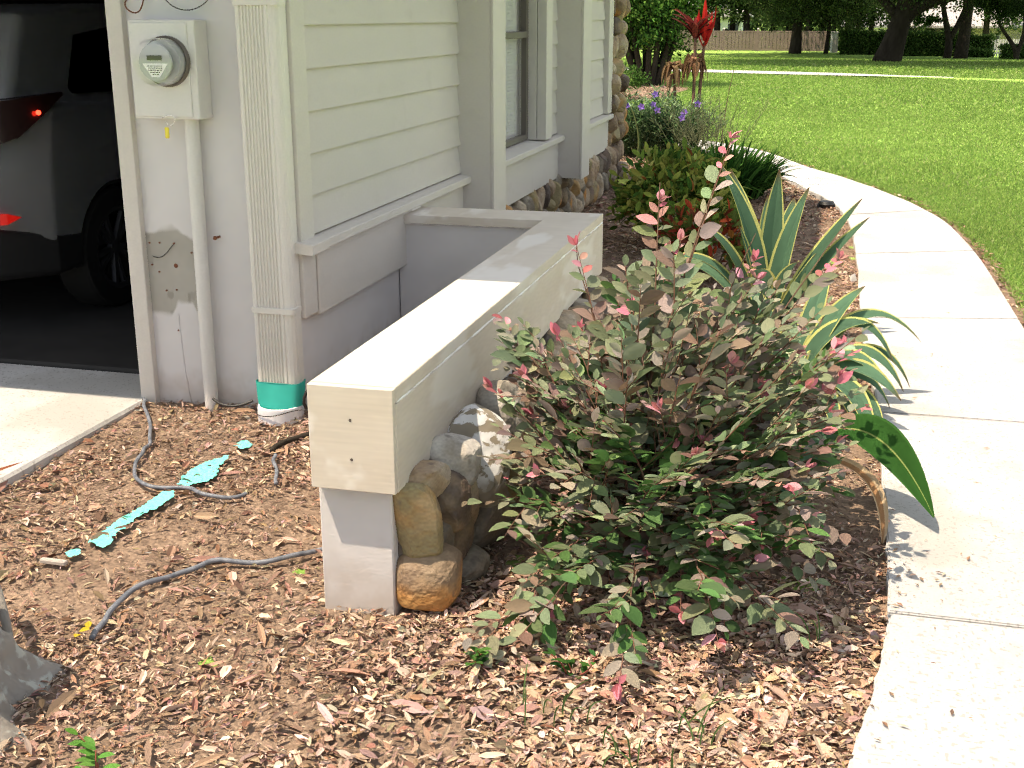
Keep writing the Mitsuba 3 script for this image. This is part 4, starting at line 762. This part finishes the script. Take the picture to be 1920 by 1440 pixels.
# hedges: boxy crowns
def hedge(label, x0, x1, y, h, seed, n, dep=.7, group='clipped hedges along the back of the park'):
    r = np.random.default_rng(seed); k = thing('hedge', label, 'hedge', group); z0 = float(gz(y)) - .05
    P = r.uniform(0, 1, (n, 3)); f = r.integers(0, 3, n); P[f == 0, 1] = 0; P[f == 1, 2] = 1; P = P * [x1 - x0, dep, h] + [x0, y, z0] + r.normal(0, .07, (n, 3)); P[:, 2] += .12 * (meshkit.fbm(np.c_[P[:, 0] * 1.4, P[:, 1], 0 * P[:, 0]], 3, 2) - .5) * 2
    m, c = leaf_batch(LEAF_Q, P, rand_dir(n, r), rand_dir(n, r) + [0, -.4, .5], .15, .10, palette(n, [(.075, .14, .035), (.05, .10, .028), (.11, .19, .05)], None, .25, r))
    put('foliage', m, 'leaf_dull', k, color=c, kind='stuff'); put('core', box(x0 + .15, x1 - .15, y + .18, y + dep - .1, z0, z0 + h - .2, .05), 'hedge_core', k)
mat('hedge_core', two(prin(rgb(.018, .03, .01), .95, .1)))
hedge('tall clipped hedge directly right of the grey pillar', .25, 4.1, 90.0, 1.45, 101, 9000); hedge('tall clipped hedge behind the forked tree', 4.15, 8.0, 87.0, 1.45, 102, 9000)
hedge('clipped hedge standing in front of the white picket fence', 7.9, 9.75, 85.6, 1.25, 103, 2600, .5); hedge('low clipped hedge at the right edge of the park', 9.5, 12.5, 79.0, .72, 104, 4000); hedge('row of low shrubs below the picket fence', 7.4, 9.6, 84.2, .42, 105, 1600, .4)
pf = thing('picket_fence', 'white picket fence behind the right end of the hedge', 'fence')
for i, x in enumerate(np.arange(8.3, 13.0, .16)): put('picket', box(x, x + .10, 86.4, 86.43, -.86, .2 + .02 * (i % 2), .004), 'white_paint', pf)
put('rail', box(8.3, 13, 86.432, 86.47, -.1, .0, .003), 'white_paint', pf); put('rail', box(8.3, 13, 86.432, 86.47, -.7, -.6, .003), 'white_paint', pf)
# houses beyond the trees
mat('shingle', two(prin(proc(lambda p, n, uv: mix((.24, .24, .25), (.36, .36, .37), fbm(p.x * 3, p.y * 3, p.z * 9, 3))), .9)))
mat('pale_roof', two(prin(proc(lambda p, n, uv: mix((.42, .40, .41), (.52, .50, .50), fbm(p.x * 2, p.y * 2, p.z * 6, 3))), .9)))
mat('cream', two(prin(rgb(.52, .47, .34), .8))); mat('far_white', two(prin(rgb(.74, .75, .77), .8))); mat('dark_glass', prin(rgb(.05, .06, .07), .15))
def far_house(label, x0, x1, y0, zt, wall, roof, rh, win):
    k = thing('far_house', label, 'house', 'houses beyond the park'); put('wall', box(x0, x1, y0, y0 + 8, -1.4, zt, .01), wall, k)
    put('roof', hull([(x0 - .5, y0 - .6, zt + .002), (x1 + .5, y0 - .6, zt + .002), (x0 - .5, y0 + 8.6, zt + .002), (x1 + .5, y0 + 8.6, zt + .002), (x0 - .5, y0 - .6, zt + .15), (x1 + .5, y0 - .6, zt + .15), (x0 - .5, y0 + 8.6, zt + .15), (x1 + .5, y0 + 8.6, zt + .15), (x0 + 1.5, y0 + 4, zt + rh), (x1 - 1.5, y0 + 4, zt + rh)]), roof, k)
    for x in win:
        w = put('window', box(x, x + 1.1, y0 - .04, y0 + .02, zt - 1.7, zt - .5, .01), 'white_paint', k); put('pane', box(x + .08, x + 1.02, y0 - .06, y0 - .042, zt - 1.62, zt - .58, 0), 'dark_glass', w)
far_house('white house seen left of the trunks behind the brown fence', -14.5, -8.6, 118, 1.55, 'far_white', 'pale_roof', 2.2, (-9.9, -12.5))
far_house('house with a grey shingle roof behind the hedge', .6, 5.2, 122, .62, 'far_white', 'shingle', 1.9, (2.0, 3.8))
far_house('cream house with a wide pale roof at the right', 6.2, 18, 104, .75, 'cream', 'pale_roof', 2.6, (8.8, 11.2))
# background trees
r8 = np.random.default_rng(111); FT = [(.07, .115, .042), (.095, .145, .052), (.05, .085, .034), (.12, .18, .06)]
spots = [(-9.2, 100, .30), (-8.1, 101.5, .26), (-7.0, 100, .30), (-5.0, 104, .22), (-3.6, 102, .22), (-12, 103, .3), (-15, 101, .3), (.8, 104, .3), (2.6, 108, .24), (4.6, 99, .3), (-1.2, 106, .3), (-18, 106, .3), (10.5, 97, .26), (14, 100, .3), (-21, 100, .3), (6.2, 112, .25), (-2.2, 100, .18), (-.3, 101, .16), (1.7, 102, .2)]
BT = ['leftmost trunk seen between the ti plant and the white house', 'second dark trunk before the white house wall', 'third dark trunk just right of the white house', 'trunk rising behind the middle of the brown fence', 'slim trunk behind the fence left of the shade tree', 'tree hidden mostly behind the large dark shrub', 'tree behind the large shrub left of the fence', 'trunk behind the hedge right of the grey pillar', 'thin trunk behind the hedge beside the grey roofed house', 'trunk directly behind the big forked oak', 'trunk far behind the right end of the brown fence', 'tree far left behind the house corner', 'trunk between hedge end and picket fence', 'tree at far right behind the spreading tree', 'leftmost far tree hidden by the stone pillar', 'slender trunk behind the small forked tree', 'thin trunk right of the shade tree behind the fence', 'thin trunk behind the grey gate pillar', 'thin trunk in front of the grey shingle roof']
for i, (x, y, w) in enumerate(spots):
    h = r8.uniform(5, 7); b = np.array([x, y, -1.05]); rad = r8.uniform(2.6, 3.8)
    tree('background_tree', BT[i], [([b, b + [r8.normal(0, .1), 0, h * .5], b + [r8.normal(0, .3), 0, h]], [w, w * .8, w * .5])], [((x, y, h - 1.7 + rad * .1), (rad, rad * .9, rad * 1.05), 6500, .27, FT, 120 + i, .7, 60, -.95)], 'trees behind the fence and hedge')
parts = []
for i in range(46):
    a = -.62 + i / 45 * .95; d = r8.uniform(135, 165); x, y = math.sin(a) * d, math.cos(a) * d; parts.append(crown((x, y, r8.uniform(3, 6)), (6, 5, r8.uniform(6, 9)), 2300, .62, FT, 200 + i, .8, 60, -1))
m, c = join(parts); put('far_woods', m, 'leaf_dull', color=c, label='far dark woodland closing the view behind the houses', kind='stuff')
put('undergrowth', *(lambda q: (q[0], 'leaf_dull'))(join([crown((x, 99.5 + 2 * (i % 3), -.4), (1.6, .9, r8.uniform(.9, 1.5)), 1500, .2, FT, 260 + i, .7, 30) for i, x in enumerate(np.arange(-20, 9, 1.6))])),
    color=join([crown((x, 99.5 + 2 * (i % 3), -.4), (1.6, .9, 1.2), 1500, .2, FT, 260 + i, .7, 30) for i, x in enumerate(np.arange(-20, 9, 1.6))])[1], label='dark green undergrowth behind the brown fence', kind='stuff')

# ---------------------------------------------------------------- small things in the mulch
def cable(label, pts, rad, m='cable_grey', name='cable', seed=1, cat_='cable', group=None):
    r = np.random.default_rng(seed); P = spline([(x, y, 0) for x, y in pts], max(30, int(len(pts) * 12))); P[:, :2] += (np.sin(np.arange(len(P)) * .31 + 2 * np.sin(np.arange(len(P)) * .11))[:, None] * .004) * unit(np.c_[-np.gradient(P[:, 1]), np.gradient(P[:, 0])])
    P[:, 2] = mulchz(P[:, 0], P[:, 1]) + .024 + .005 * np.sin(np.arange(len(P)) * .23); put(name, tube(P, rad, 8), m, smooth=True, label=label, cat=cat_, group=group)
cable('grey cable looping from the garage corner over the teal streak', [(-2.835, 4.50), (-2.70, 4.30), (-2.54, 4.04), (-2.48, 3.87), (-2.41, 3.71), (-2.35, 3.64), (-2.27, 3.61), (-2.17, 3.63), (-2.06, 3.58), (-1.98, 3.58), (-1.93, 3.65)], .0075, seed=1)
cable('grey cable curving from the wall end across the mulch', [(-1.87, 2.60), (-1.89, 2.70), (-1.91, 2.85), (-1.87, 2.97), (-1.82, 3.06), (-1.77, 3.12), (-1.70, 3.15), (-1.59, 3.19), (-1.52, 3.28), (-1.36, 3.40)], .0085, seed=2)
cable('short piece of grey cable sticking out of the soil', [(-1.985, 4.02), (-1.945, 3.93), (-1.90, 3.85), (-1.865, 3.77)], .0075, seed=3)
cable('dark bent root beside the coping end', [(-2.01, 4.05), (-2.0, 4.16), (-1.95, 4.24), (-1.80, 4.30)], .011, 'bark', 'root', 4, 'root')
P = spline([(-2.46, 4.43, .09), (-2.36, 4.40, .075), (-2.27, 4.42, .10)], 16); put('cable', tube(P, .006, 6), 'wire_black', smooth=True, label='black cable stub between the conduit and downspout', cat='cable')
P = spline([(-2.04, 4.50, .04), (-2.03, 4.46, .16), (-1.98, 4.50, .20), (-1.90, 4.62, .14), (-1.85, 4.7, .03)], 20); put('cable', tube(P, .007, 6), 'wire_black', smooth=True, label='black cable loop right of the downspout', cat='cable')
# teal marking paint sprayed on the mulch
TP = [[(-2.19, 3.66), (-2.21, 3.72), (-2.215, 3.82), (-2.21, 3.9), (-2.19, 3.95), (-2.175, 4.0), (-2.16, 3.96), (-2.165, 3.9), (-2.14, 3.84), (-2.11, 3.77), (-2.115, 3.71), (-2.15, 3.68), (-2.15, 3.64)],
      [(-2.21, 3.13), (-2.22, 3.18), (-2.215, 3.26), (-2.22, 3.33), (-2.21, 3.43), (-2.21, 3.51), (-2.2, 3.56), (-2.175, 3.58), (-2.16, 3.54), (-2.16, 3.47), (-2.18, 3.38), (-2.185, 3.31), (-2.17, 3.25), (-2.18, 3.21), (-2.165, 3.16), (-2.145, 3.13), (-2.15, 3.1), (-2.18, 3.12)],
      [(-2.2, 4.11), (-2.19, 4.14), (-2.17, 4.15), (-2.14, 4.12), (-2.14, 4.08), (-2.165, 4.085)], [(-2.235, 3.04), (-2.22, 3.06), (-2.2, 3.04), (-2.215, 3.02)]]
for pts, lab in zip(TP, ('middle streak of teal marking paint beyond the grey cable', 'longest streak of teal marking paint on the mulch', 'small teal paint spot farthest from the camera', 'tiny teal paint spot at the near end of the streak')):
    pl = Polygon(pts).buffer(0).buffer(.010); n = int(pl.area * 7000) + 12; r = np.random.default_rng(n); x0, y0, x1, y1 = pl.bounds
    q = r.uniform((x0, y0), (x1, y1), (n * 4, 2)); q = q[shapely.contains_xy(pl, q[:, 0], q[:, 1])][:n]; n = len(q); a = r.uniform(0, 6.28, n); Dd = np.c_[np.cos(a), np.sin(a), r.normal(0, .2, n)]
    cm, cc = leaf_batch(LEAF_B, np.c_[q, mulchz(q[:, 0], q[:, 1]) + .018 + r.uniform(0, .006, n)] - unit(Dd) * .012, Dd, np.c_[r.normal(0, .16, (n, 2)), np.ones(n)], .022, .012, palette(n, [(.17, .68, .56), (.21, .74, .63)], None, .1, r))
    sx, sy = np.meshgrid(np.arange(x0, x1, .0028), np.arange(y0, y1, .0028), indexing='ij'); q3 = np.stack([sx * 45, sy * 45, 0 * sx], -1)
    wob = meshkit.fbm(q3, 3, 8) - .5; lev = shapely.distance(pl.boundary, shapely.points(sx, sy)); lev = np.where(shapely.contains_xy(pl, sx, sy), lev, -lev) + wob * .022
    sm = gridmesh(sx, sy, mulchz(sx, sy) + .0175 + .011 * meshkit.fbm(q3 * 1.6, 3, 4)); ins = (lev > 0).ravel(); sm = trimesh.Trimesh(sm.vertices, sm.faces[ins[sm.faces].all(1)], process=True)
    mm, c2 = sm, palette(len(sm.vertices), [(.19, .71, .60)], None, .06, r)
    put('paint_streak', mm, 'teal_paint', smooth=True, color=c2, label=lab, cat='paint mark', group='teal marks sprayed on the mulch')
# stump at the left edge of the view
ST = thing('tree_stump', 'grey lichen covered tree stump at the lower left corner', 'stump'); c0 = np.array([-2.15, 2.14, 0.0]); na, nz = 120, 50; V = []
for j in range(nz):
    z = -.05 + .60 * j / (nz - 1); flare = .205 + .17 * math.exp(-max(z, 0) / .15)
    for i in range(na):
        a = i * 2 * math.pi / na; rr = flare * (1 + (.10 * math.cos(5 * a + 1.7) + .06 * math.cos(8 * a)) * math.exp(-max(z, 0) / .3) + .035 * math.cos(23 * a + 3 * math.sin(z * 9))); V.append((c0[0] + rr * math.cos(a), c0[1] + rr * math.sin(a), z))
V = np.array(V); V += (meshkit.fbm(V * 14, 4, 3)[:, None] - .5) * .05 * np.c_[unit(V[:, :2] - c0[:2]), np.zeros(len(V))]; F = []
for j in range(nz - 1):
    for i in range(na): a, b_ = j * na + i, j * na + (i + 1) % na; F += [(a, b_, b_ + na), (a, b_ + na, a + na)]
top_i = len(V); V = np.vstack([V, [c0[0], c0[1], .57]]); F += [((nz - 1) * na + i, (nz - 1) * na + (i + 1) % na, top_i) for i in range(na)]
put('trunk', trimesh.Trimesh(V, np.array(F), process=False), 'stump_bark', ST, smooth=50)
put('twig', tube(spline([(-2.20, 2.60, .20), (-2.10, 2.52, .19), (-2.02, 2.45, .13), (-1.97, 2.40, .03)], 16), np.linspace(.018, .010, 16), 7), 'stump_bark', ST, smooth=True, label='lichen grey twig leaning on the stump')
# little plants
def sprig(label, name, base, n, h, L, cols, seed, parts=True, cat_='seedling', group=None, sp=.06):
    r = np.random.default_rng(seed); k = thing(name, label, cat_, group); base = np.asarray(base, float)
    for i in range(n):
        t = base + [r.normal(0, sp), r.normal(0, sp), h * r.uniform(.6, 1)]; P = spline([base, (base + t) / 2 + r.normal(0, .01, 3), t], 8); sm = tube(P, np.linspace(.003, .0015, 8), 5); put('stem', sm, 'woody', k, smooth=True, color=np.tile((.25, .07, .05), (len(sm.vertices), 1)))
        for j in range(2, 8):
            a = r.uniform(0, 6.28); l = L * r.uniform(.7, 1.2); m, c = leaf_batch(LEAF_A, P[j:j+1], np.array([[math.cos(a), math.sin(a), .35]]), np.array([[-.3 * math.cos(a), -.3 * math.sin(a), 1.0]]), [l], [l * .5], palette(1, cols, None, .15, r)); put('leaf', m, 'leaf', k, smooth=True, color=c)
    return k
sprig('small green seedling with reddish stems in the lower left corner', 'seedling', (-1.49, 2.04, 0), 3, .11, .05, [(.10, .24, .045), (.13, .28, .06)], 301)
sprig('small green sprout on the mulch left of the shrub base', 'sprout', (-.79, 2.74, 0), 3, .06, .035, [(.05, .13, .03), (.08, .19, .04)], 302, sp=.05)
sprig('little green sprout at the front of the shrub base', 'sprout', (-.56, 2.74, 0), 3, .08, .035, [(.04, .10, .03), (.06, .14, .03)], 303, sp=.05)
for i, (x, y, n, lab) in enumerate([(-.52, 2.52, 14, 'thin green grass blades in front of the shrub'), (-.34, 2.35, 12, 'thin grass blades nearest the camera below the shrub'), (-.20, 2.52, 12, 'thin grass blades right of the shrub base'), (.08, 3.02, 5, 'short green blades at the edge of the sidewalk')]):
    r = np.random.default_rng(310 + i); n = n * 2 // 3; k = thing('grass_tuft', lab, 'grass tuft', 'grass tufts in the mulch')
    for j in range(n):
        b = np.array([x + r.normal(0, .05), y + r.normal(0, .04), 0.0]); t = b + [r.normal(0, .045), r.normal(0, .045), r.uniform(.05, .13)]; m, c = strap(b, b + [0, 0, .08], t, .004, (.10, .17, .06), (.14, .21, .08), .3, 6, .8, (.2, -1, .3)); put('blade', m, 'leaf', k, smooth=True, color=c)
# litter
m, c = leaf_batch(LEAF_A, np.array([(-1.90, 2.59, .03), (-1.88, 2.60, .035), (-1.89, 2.575, .03)]), np.array([(1, .2, .3), (-.4, 1, .4), (.2, -1, .3)]), np.tile([0.1, -.2, 1], (3, 1)), [.032, .03, .028], .02, np.array([(.62, .48, .05)] * 3)); put('yellow_leaf', m, 'leaf_dull', smooth=True, color=c, label='small bright yellow leaf at the near end of the cable', cat='leaf')
put('wood_chip', box(-2.29, -2.20, 2.965, 2.985, .015, .03, .003), 'woody', color=np.tile((.42, .38, .34), (24, 1)) if False else np.tile((.42, .38, .34), (len(box(-2.29, -2.20, 2.965, 2.985, .015, .03, .003).vertices), 1)), label='pale grey stick of wood lying left of the teal spot', cat='wood chip')
m, c = leaf_batch(LEAF_A, np.array([(-2.9, 3.30, .06), (-2.92, 3.36, .06), (-2.95, 3.28, .05), (-2.9, 3.42, .05)]), np.array([(1, -.3, .25), (1, .5, .2), (.8, -.9, .1), (.9, .9, .3)]), np.tile([0, -.3, 1], (4, 1)), [.2, .18, .16, .2], .02, np.array([(.30, .11, .06)] * 4)); put('dry_leaf_tuft', m, 'leaf_dull', smooth=True, color=c, label='dry reddish leaf blades over the driveway at the left edge', cat='plant')
put('garden_light', cat([lathe([(0, 0), (.06, 0), (.075, .03), (.06, .055), (0, .06)], 20, 'z', (.02, 11.25, .0)), box(-.06, .1, 11.22, 11.27, 0, .025, .004)]), 'black_plastic', smooth=40, label='small black ground fixture in the bed near the sidewalk', cat='garden light')
r7 = np.random.default_rng(77)
for i, (x, y) in enumerate([(.22, 8.0), (.05, 4.35)]):
    q = r7.normal(0, .014, (14, 3)) + [x, y, .022]; put('paper_scrap', hull(q), 'white_paint', label=('white paper scrap beside the sidewalk level with the agave', 'white scrap near the low agave leaf')[i], cat='scrap')
n = 95; yy = np.concatenate([r7.uniform(2.3, 8, 60), r7.normal(3.55, .12, 35)]); xx = np.interp(yy, L_[:, 1][:120], L_[:, 0][:120]) + np.abs(r7.normal(0, .16, n)) * np.where(np.arange(n) < 60, 1.6, .7); a = r7.uniform(0, 6.28, n); Ls = r7.uniform(.012, .035, n)
m, c = leaf_batch(LEAF_B, np.c_[xx, yy, np.full(n, .0345)], np.c_[np.cos(a), np.sin(a), .05 + 0 * a], np.c_[r7.normal(0, .2, (n, 2)), np.ones(n)], Ls, Ls * .35, palette(n, MULCH, None, .2, r7)); put('sidewalk_litter', m, 'chip', color=c, label='scattered bits of mulch blown onto the sidewalk', kind='stuff')
print('tris', sum(len(w[1]) for w in meshkit.WRITTEN.values()), 'entries', len(scene))
